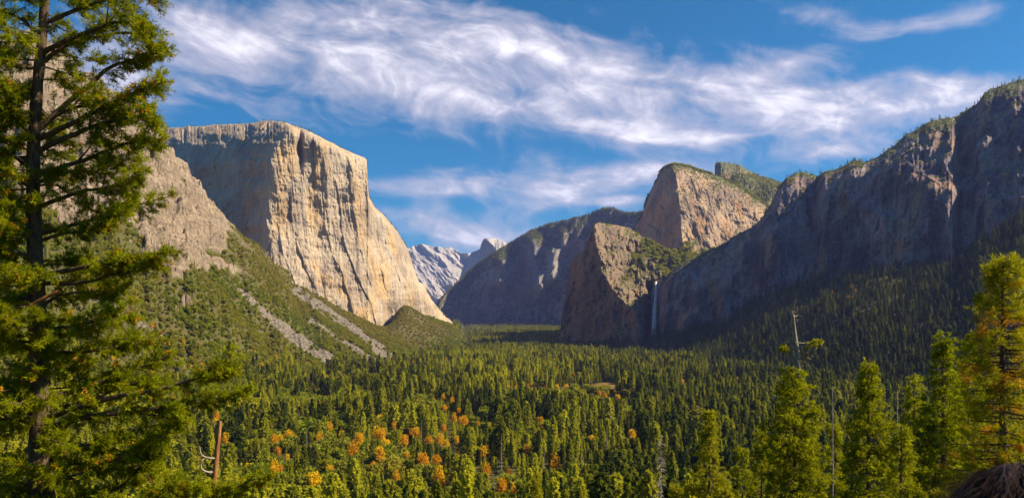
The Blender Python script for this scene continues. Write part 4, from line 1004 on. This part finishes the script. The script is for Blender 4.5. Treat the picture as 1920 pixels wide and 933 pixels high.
def near_conifer(name, label, px, top, Y, hw, leaf, bark, seed, crown_top=None, base_f=0.1, nb=150, tuft=None, lean=0, ht=0.0, prof=.75, tint=.2, gaps=.05):
    g = np.random.default_rng(seed)
    X = (px - CX) / F * Y; gz = float(H(X, Y)); z1 = (HY - top) / F * Y; h = z1 - gz; R_ = hw / F * Y
    zc = (HY - (crown_top or top)) / F * Y - gz
    r = thing(name, label, "tree", (X, Y, gz), None)
    z = np.linspace(-.8, h, 12); P = np.stack([lean * (z / h) ** 2, 0 * z, z], 1); rr = np.interp(z, [0, h], [.012 * h + .05, .03])
    V, Fc = tubes([(P, rr)], 9); obj("trunk", mesh_np("trunk", V, Fc, [bark], smooth=True), r)
    B, RR = [], []
    t = base_f + (1 - base_f) * np.sort(g.random(nb)) ** .9
    for k, tt in enumerate(t):
        if g.random() < gaps: continue
        a = k * 2.4 + g.normal(0, .4); L = max(.25, R_ * (1 - tt) ** prof * np.clip((tt - base_f) / .1 + .5, 0, 1) * g.uniform(.6, 1.2)); q = np.linspace(0, 1, 7)[:, None]
        d = np.array([math.cos(a), math.sin(a), 0]); s = np.array([lean * (tt * zc / h) ** 2, 0, tt * zc])
        up = .35 * tt - .22
        B.append(s + d * L * q + np.array([0, 0, 1]) * L * (up * q - .18 * q ** 2 + .2 * q ** 3)); RR.append(np.linspace(.03 + .008 * L, .008, 7))
    if tuft is None:
        V, Fc, rb, TW, ends = sprays(B, g, 7.5 * 50 / Y, .62 * (Y / 50) ** .5, 4, 8, .21 * (Y / 50) ** .7, .050 * (Y / 50) ** .7)
    else:
        V, Fc, rb, TW, ends = sprays(B, g, 5, .5, 1, 1, .10, .02)
        n = 34; m = len(ends); D = g.normal(size=(m, n, 3)); D /= np.linalg.norm(D, axis=2)[..., None]; D[..., 2] += .3
        C = ends[:, None] + g.normal(0, .03, (m, n, 3)); keep = g.random(m)
        V, Fc = cards(C.reshape(-1, 3), D.reshape(-1, 3), np.full(m * n, .24), np.full(m * n, .022), g, 0, True)
        rb = np.repeat(np.repeat(g.random(m), n) * .6 + .4 * g.random(m * n), 4)
        inner = np.hypot(ends[:, 0], ends[:, 1]) / (R_ * (1 - (ends[:, 2] / zc).clip(0, .98)) ** prof + .2)
        isb = (inner < 1.0) & (fbm(ends[:, 0] / .5, ends[:, 2] / .45, ends[:, 1] / .5, o=2, seed=3) > .12 + .25 * (inner - .5))
        fm = np.repeat(isb, n); f4 = Fc.reshape(m * n, 4)
        V2 = V.reshape(m * n, 4, 3)[fm].reshape(-1, 3); rb2 = rb.reshape(m * n, 4)[fm].ravel()
        V, rb = V.reshape(m * n, 4, 3)[~fm].reshape(-1, 3), rb.reshape(m * n, 4)[~fm].ravel(); Fc = np.arange(len(V)).reshape(-1, 4)
        o = obj("dead_needles", mesh_np("dead_needles", V2, np.arange(len(V2)).reshape(-1, 4), [tuft], {"rnd": rb2}), r)
    o = obj("crown", mesh_np("crown", V, Fc, [leaf], {"rnd": rb}), r); o["tint"] = tint
    V, Fc = tubes(list(zip(B, RR)), 5); obj("limbs", mesh_np("limbs", V, Fc, [bark], smooth=True), r)
    V, Fc = tubes(TW[::2], 3); obj("twigs", mesh_np("twigs", V, Fc, [bark]), r)
    return r, h

# fir whose top has died back
r, h = near_conifer("fir_tree", "full fir with a bare dead spike and two sparse side limbs at its top", 1490, 690, 62, 88, LEAF_NEAR, BARK_FIR, 301, base_f=.12, prof=.42, tint=.15, nb=200)
X = (1490 - CX) / F * 62; gz = float(H(X, 62)); org = np.array([X, 62, gz])
Q = lambda a, b, dy=0: P3(a, b, 62 + dy) - org
sp = [(np.array([Q(1497, 705), Q(1495, 660), Q(1490, 620), Q(1487, 588)]), np.array([.20, .17, .13, .08]))]
for pts in (((1489, 592), (1480, 586), (1486, 582)), ((1488, 594), (1496, 591), (1503, 592)), ((1488, 605), (1478, 606), (1474, 608)), ((1489, 612), (1480, 604)), ((1491, 642), (1515, 643), (1535, 638)), ((1491, 641), (1478, 641)), ((1493, 655), (1470, 650), (1455, 648)),
            ((1494, 660), (1510, 668), (1520, 672)), ((1495, 676), (1508, 678), (1522, 690)), ((1489, 625), (1479, 624)), ((1487, 590), (1484, 583), (1492, 585)), ((1496, 690), (1512, 682)), ((1488, 599), (1497, 599))):
    P = spline([Q(*p, g0.uniform(-.3, .3)) for p in pts], 6) if len(pts) > 2 else np.array([Q(*p) for p in pts])
    sp.append((P, np.linspace(.06, .02, len(P))))
V, Fc = tubes(sp, 6); q = obj("dead_top", mesh_np("dead_top", V, Fc, [BARK_GREY], smooth=True), r); q["label"] = "bare weathered spike above the green crown"
V, Fc, rb, TW, en = sprays([spline([Q(1505, 642), Q(1520, 641), Q(1537, 636)], 6), spline([Q(1488, 658), Q(1472, 652), Q(1462, 650)], 6)], np.random.default_rng(5), 9, .5, 4, 6, .22, .09)
o = obj("side_foliage", mesh_np("side_foliage", V, Fc, [LEAF_NEAR], {"rnd": rb}), r); o["tint"] = .3
g5 = np.random.default_rng(8); V, Fc = cards(np.array([Q(1515, 671)] * 60) + g5.normal(0, .18, (60, 3)), g5.normal(size=(60, 3)), np.full(60, .3), np.full(60, .1), g5, 0, True)
obj("dead_needles", mesh_np("dead_needles", V, Fc, [LEAF_DRY], {"rnd": g5.random(len(V))}), r)

for a in (("bright green roadside fir with a single tapering top, beside the bare-topped fir", 1628, 680, 55, 112, 311, .85, .12, 190), ("slim green fir between two broader roadside firs", 1714, 708, 62, 74, 312, .9, .1, 130),
          ("tall dark green fir just west of the orange-tipped pine", 1768, 634, 50, 104, 313, .8, .0, 190), ("green fir half hidden behind the orange-tipped pine", 1816, 630, 56, 90, 314, .8, .05, 150),
          ("pale green fir standing alone below the square rock head", 1330, 772, 95, 84, 315, .9, .45, 150), ("short bright fir left of the bare-topped fir", 1428, 812, 84, 66, 316, .9, .3, 110), ("small light fir between the bare-topped fir and its neighbour", 1566, 800, 74, 60, 317, .9, .2, 90),
          ("small bright fir at the foot of the pale green fir", 1268, 905, 85, 54, 318, .8, .4, 80), ("small yellow-green fir low in the valley forest below the hazy ridge", 1005, 890, 150, 34, 319, .8, .6, 90), ("bushy low fir between the pale green fir and the bare-topped fir", 1392, 842, 100, 60, 320, .7, .1, 90),
          ("low fir whose top shows beside the orange-tipped pine's foot", 1690, 800, 40, 60, 321, .7, .2, 100)):
    near_conifer("fir_tree", a[0], a[1], a[2], a[3], a[4], LEAF_NEAR, BARK_FIR, a[5], prof=a[6], tint=a[7], nb=a[8])
near_conifer("pine_tree", "near pine with orange dying needle tufts inside a green crown", 1880, 488, 26, 140, LEAF_NEAR, BARK_FIR, 330, prof=.6, nb=210, tuft=leaf_material("needles_dying", (0.42, 0.21, 0.014), (0.68, 0.38, 0.03), None, .35), tint=.35, base_f=.2)

def near_snag(label, px, top, Y, seed, hw, n, bark=BARK_GREY, broom=True):
    g = np.random.default_rng(seed); X = (px - CX) / F * Y; gz = float(H(X, Y)); h = (HY - top) / F * Y - gz; R_ = hw / F * Y
    r = thing("dead_tree", label, "tree", (X, Y, gz))
    V, Fc = tubes([(np.stack([0 * np.linspace(0, 1, 6), 0 * np.linspace(0, 1, 6), np.linspace(-.8, h, 6)], 1), np.linspace(.0055 * h + .02, .03, 6))], 7); obj("trunk", mesh_np("trunk", V, Fc, [bark], smooth=True), r)
    ps = []
    for k in range(n):
        t = 1 - g.random() ** 1.3 * .75; a = g.random() * 6.28; L = R_ * (1.15 - t) * g.uniform(.4, 1.3); q = np.linspace(0, 1, 5)[:, None]; d = np.array([math.cos(a), math.sin(a), -.1])
        C = np.array([0, 0, t * h]) + d * L * q + np.array([0, 0, -.25]) * L * q ** 2; ps.append((C, np.linspace(.06, .02, 5)))
        for _ in range(2):
            i = int(g.integers(1, 4)); ps.append((np.stack([C[i], C[i] + (d + g.normal(0, .5, 3)) * L * .3]), np.array([.03, .014])))
    V, Fc = tubes(ps, 4); obj("branches", mesh_np("branches", V, Fc, [bark], smooth=True), r)
near_snag("bleached dead conifer bristling with bare twigs beside the pale green fir", 1239, 815, 118, 401, 44, 130)
near_snag("thin dead pole of a tree just beside the bare-topped fir", 1561, 724, 70, 402, 16, 40)
near_snag("thin bare trunk rising between two green roadside firs", 1682, 730, 64, 403, 12, 36)

def broken_snag():
    Y = 30.0; X = (398 - CX) / F * Y; gz = float(H(X, Y)); org = np.array([X, Y, gz]); Q = lambda a, b, dy=0.: P3(a, b, Y + dy) - org
    r = thing("broken_snag", "reddish broken-off dead trunk with two hooked bare limbs", "tree", tuple(org))
    P = [np.array([0, 0, -.6]) + [Q(392, 1000)[0], 0, 0], Q(394, 990), Q(402, 900), Q(408, 840), Q(413, 788)]
    V, Fc = tubes([(spline(P, 16), np.interp(np.linspace(0, 1, 16), [0, 1], [.15, .07]))], 10); obj("trunk", mesh_np("trunk", V, Fc, [BARK_RED], smooth=True), r)
    V, Fc = tubes([(spline([Q(407, 858), Q(392, 858, -.2), Q(378, 852, -.3), Q(374, 836, -.3)], 10), np.linspace(.05, .02, 10)), (spline([Q(404, 884), Q(388, 884, -.2), Q(377, 876, -.3), Q(380, 862, -.3), Q(392, 856, -.2)], 12), np.linspace(.05, .02, 12)),
                   (spline([Q(411, 797), Q(405, 800, .1), Q(402, 803, .2)], 5), np.linspace(.03, .015, 5)), (spline([Q(407, 840), Q(401, 800, .1), Q(403, 790, .1)], 5), np.linspace(.03, .012, 5))], 6)
    obj("branches", mesh_np("branches", V, Fc, [BARK_GREY], smooth=True), r)
broken_snag()

# ------------------------------------------------------------------ waterfall
def waterfall():
    m, t, out = mat_new("water")
    P = t.node("ShaderNodeNewGeometry").outputs["Position"]
    n = t.noise(t.vmul(P, (1 / 2.2, 1 / 2.2, 1 / 40)), 1, 5, .6)
    b = t.node("ShaderNodeBsdfPrincipled"); t.put(b.inputs["Base Color"], t.mix(n, (.50, .52, .56), (.80, .82, .86))); b.inputs["Roughness"].default_value = .6
    tr = t.node("ShaderNodeBsdfTransparent"); mx = t.node("ShaderNodeMixShader")
    al = t.math("MULTIPLY", t.step(n, .36, .52), t.attr("rnd"))
    t.put(mx.inputs[0], al); t.l.new(tr.outputs[0], mx.inputs[1]); t.l.new(b.outputs[0], mx.inputs[2]); t.l.new(mx.outputs[0], out.inputs[0])
    py = np.linspace(527, 640, 90); th = np.linspace(0, 2 * math.pi, 14, endpoint=False)
    D = np.array([min(float(d_wall(np.array([q_]), np.array([p]), np.array([p - 529.]))[0]) for q_ in (1224., 1229., 1236.)) for p in py])
    _ = np.array([float(d_wall(np.array([1229.]), np.array([p]), np.array([p - 529.]))[0]) for p in py])
    D = np.minimum.accumulate(np.minimum(D, np.array([float(d_low(np.array([1228.]), np.array([p]), np.array([p - 455.]))[0]) for p in py]))) - 10
    cx = 1230 - (py - 527) * .045 + fbm(py / 20, py * 0, o=2, seed=4) * .7; w = 1.8 + (py - 527) * .034
    X = (cx - CX) / F * D
    V = np.stack([X[:, None] + np.cos(th)[None] * (w * 2.0)[:, None], D[:, None] + np.sin(th)[None] * 3.5, np.repeat(((HY - py) / F * D)[:, None], 14, 1)], -1)
    i = np.arange(89)[:, None] * 14 + np.arange(14)[None]; j = np.arange(89)[:, None] * 14 + (np.arange(14) + 1)[None] % 14
    Fc = np.stack([i, j, j + 14, i + 14], -1).reshape(-1, 4)
    al = np.interp(py, [527, 535, 600, 640], [1, .85, .6, .25])
    obj("waterfall", mesh_np("waterfall", V.reshape(-1, 3), Fc, [m], {"rnd": np.repeat(al, 14)}, smooth=True), kind="structure", label="thin white waterfall dropping down a dark cleft", category="waterfall")
waterfall()

# ------------------------------------------------------------------ the visitor standing beside the camera
def person():
    X, Y = 0.935, 1.32; gz = float(H(X, Y)); top = -(872 - HY) / F * Y; h = top - gz
    r = thing("person", "person with dark brown windblown hair, only the crown of the head in view", "person", (X, Y, gz))
    k = h / 1.62
    J = [((0, 0, .92), .135), ((0, .0, 1.10), .125), ((0, .0, 1.27), .15), ((0, .0, 1.36), .11), ((0, .01, 1.42), .052), ((0, .015, 1.47), .056), ((0, .03, 1.54), .088), ((0, .02, 1.575), .07)]
    E = [(i, i + 1) for i in range(7)]
    def add(parent, chain):
        p = parent
        for c in chain: J.append(c); E.append((p, len(J) - 1)); p = len(J) - 1
        return p
    for s in (-1, 1):
        add(0, [((s * .09, 0, .84), .088), ((s * .10, .01, .48), .055), ((s * .10, -.01, .26), .050), ((s * .10, -.02, .09), .034), ((s * .105, .05, .035), .034), ((s * .11, .15, .03), .026)])
        w = add(3, [((s * .15, 0, 1.33), .055), ((s * .19, -.01, 1.08), .040), ((s * .20, .05, .87), .026), ((s * .20, .07, .82), .030), ((s * .198, .08, .79), .028)])
        for f in range(4): add(w, [((s * (.215 - .012 * f), .062 + .018 * f, .755), .0095), ((s * (.213 - .012 * f), .066 + .018 * f, .725 + .004 * abs(f - 1.5)), .0085), ((s * (.205 - .012 * f), .068 + .018 * f, .705 + .006 * abs(f - 1.5)), .0075)])
        add(w - 1, [((s * .185, .115, .795), .011), ((s * .18, .125, .77), .009)])
    me = bpy.data.meshes.new("person"); me.from_pydata([tuple(np.array(j[0]) * k) for j in J], E, [])
    m, t, out = mat_new("skin"); bsdf(t, out, (.45, .27, .19), .6); me.materials.append(m)
    o = obj("body", me, r)
    sk = o.modifiers.new("skin", "SKIN"); sk.use_smooth_shade = True
    for i, j in enumerate(J): me.skin_vertices[0].data[i].radius = (j[1] * k, j[1] * k)
    me.skin_vertices[0].data[0].use_root = True
    ss = o.modifiers.new("sub", "SUBSURF"); ss.levels = 2; ss.render_levels = 2
    # jacket and trousers follow the same joints
    for nm, idx, col, extra in (("jacket", [0, 1, 2, 3], (.05, .07, .12), .014), ("trousers", [0], (.06, .065, .08), .012)):
        VV, EE, RR = [], [], []
        if nm == "jacket":
            VV = [(0, 0, .88), (0, 0, 1.1), (0, 0, 1.27), (0, 0, 1.37)]; RR = [.15, .135, .165, .11]; EE = [(0, 1), (1, 2), (2, 3)]
            for s in (-1, 1):
                b = len(VV); VV += [(s * .15, 0, 1.33), (s * .19, -.01, 1.08), (s * .20, .05, .88)]; RR += [.07, .056, .042]; EE += [(3, b), (b, b + 1), (b + 1, b + 2)]
        else:
            VV = [(0, 0, .93)]; RR = [.14]
            for s in (-1, 1):
                b = len(VV); VV += [(s * .09, 0, .84), (s * .10, .01, .48), (s * .10, -.01, .26), (s * .10, -.015, .10)]; RR += [.105, .075, .07, .062]; EE += [(0, b), (b, b + 1), (b + 1, b + 2), (b + 2, b + 3)]
        q = bpy.data.meshes.new(nm); q.from_pydata([tuple(np.array(v) * k) for v in VV], EE, []); mm, t, out = mat_new(nm); bsdf(t, out, col, .9); q.materials.append(mm)
        oo = obj(nm, q, r); md = oo.modifiers.new("skin", "SKIN"); md.use_smooth_shade = True
        for i, rr in enumerate(RR): q.skin_vertices[0].data[i].radius = (rr * k, rr * k)
        q.skin_vertices[0].data[0].use_root = True
        oo.modifiers.new("sub", "SUBSURF").render_levels = 2
    # face looks down the valley: eyes, nose, mouth, ears
    m2, t, out = mat_new("eye"); bsdf(t, out, (.05, .03, .02), .3, spec=.5)
    m3, t, out = mat_new("lip"); bsdf(t, out, (.42, .16, .13), .5)
    def ell(name, c, rad, mat):
        th = np.linspace(0, math.pi, 9); ph = np.linspace(0, 2 * math.pi, 13); A, Bq = np.meshgrid(th, ph, indexing="ij")
        V = np.stack([np.sin(A) * np.cos(Bq) * rad[0] + c[0], np.sin(A) * np.sin(Bq) * rad[1] + c[1], np.cos(A) * rad[2] + c[2]], -1).reshape(-1, 3) * k
        obj(name, mesh_np(name, V, grid_faces(9, 13), [mat], smooth=True), r)
    for s in (-1, 1):
        ell("eye", (s * .030, .100, 1.525), (.012, .010, .009), m2); ell("ear", (s * .083, .015, 1.515), (.012, .02, .03), m)
    ell("nose", (0, .118, 1.50), (.012, .016, .022), m); ell("mouth", (0, .105, 1.465), (.024, .008, .007), m3)
    # hair: a close cap of strands that sweep back, with loose ends lifted by the wind
    g = np.random.default_rng(3); n = 9500
    a = g.random(n) * 6.28; b = np.arccos(1 - g.random(n) * 1.25); cen = np.array([0, .01, 1.52]); R_ = np.array([.092, .108, .098])
    d = np.stack([np.sin(b) * np.cos(a), np.sin(b) * np.sin(a), np.cos(b)], 1); d = d[(d[:, 1] < .45) | (d[:, 2] > .45)]; n = len(d)
    root = cen + d * R_ * .96; T = np.stack([d[:, 0] * .9, d[:, 1] * .5 - .55, -np.abs(d[:, 2]) * .15 - .5 + 0 * d[:, 2]], 1); T -= (T * d).sum(1)[:, None] * d * .92; T /= np.linalg.norm(T, axis=1)[:, None]
    L = g.uniform(.07, .16, n); loose = g.random(n) < .14
    lift = np.where(loose, g.uniform(.25, .7, n), g.uniform(.0, .14, n))[:, None]
    paths = []
    w = g.normal(0, .25, (n, 3)) * np.where(loose, 1.3, .5)[:, None]
    q = np.linspace(0, 1, 6)
    Pn = root[:, None] + (T[:, None] * L[:, None, None]) * q[None, :, None] + (d * lift)[:, None] * L[:, None, None] * (q ** .8)[None, :, None] + w[:, None] * L[:, None, None] * (q ** 2)[None, :, None] + np.array([0, 0, -.25]) * L[:, None, None] * (q ** 2)[None, :, None]
    # keep every strand outside the skull
    rel = (Pn - cen) / R_; ln = np.linalg.norm(rel, axis=2, keepdims=True); Pn = cen + rel * np.maximum(ln, 1.0 + .02) / ln * R_
    S = np.cross(T, d); S /= np.linalg.norm(S, axis=1)[:, None]
    wd = (np.array([.0011, .0012, .0011, .0009, .0006, .0002]) * .8)[None, :, None]
    V = np.stack([Pn - S[:, None] * wd, Pn + S[:, None] * wd], 2).reshape(n, 12, 3) * k
    i = (np.arange(n) * 12)[:, None] + np.arange(0, 10, 2)[None]
    Fc = np.stack([i, i + 1, i + 3, i + 2], -1).reshape(-1, 4)
    mh, t, out = mat_new("hair"); rr = t.attr("rnd"); bsdf(t, out, t.mix(rr, (.008, .004, .003), (.085, .042, .024)), .55, spec=.25)
    hr = obj("hair", mesh_np("hair", V.reshape(-1, 3), Fc, [mh], {"rnd": np.repeat(g.random(n), 12)}), r)
    # scalp shell under the strands
    th = np.linspace(0, 1.75, 12); ph = np.linspace(0, 2 * math.pi, 25); A, Bq = np.meshgrid(th, ph, indexing="ij")
    Vs = (np.stack([np.sin(A) * np.cos(Bq), np.sin(A) * np.sin(Bq) * 1.0, np.cos(A)], -1) * R_ * .985 + cen).reshape(-1, 3) * k
    Vs[:, 1] -= np.where((Vs[:, 1] > .06 * k) & (Vs[:, 2] < 1.56 * k), .03 * k, 0)
    obj("scalp_hair", mesh_np("scalp_hair", Vs, grid_faces(12, 25), [mh], {"rnd": np.zeros(len(Vs))}, smooth=True), hr)
person()

# ------------------------------------------------------------------ words that tell look-alikes apart, by their order across the view
ORD = ["first", "second", "third", "fourth", "fifth", "sixth", "seventh", "eighth", "ninth", "tenth", "eleventh", "twelfth"]
same = {}
for o in COL.objects:
    if o.parent is None and o.get("group"): same.setdefault(o["label"], []).append(o)
for lab, os_ in same.items():
    if 1 < len(os_) <= 12:
        for i, o in enumerate(sorted(os_, key=lambda q: q.location.x / q.location.y)): o["label"] = lab + ", " + ORD[i] + " from west"
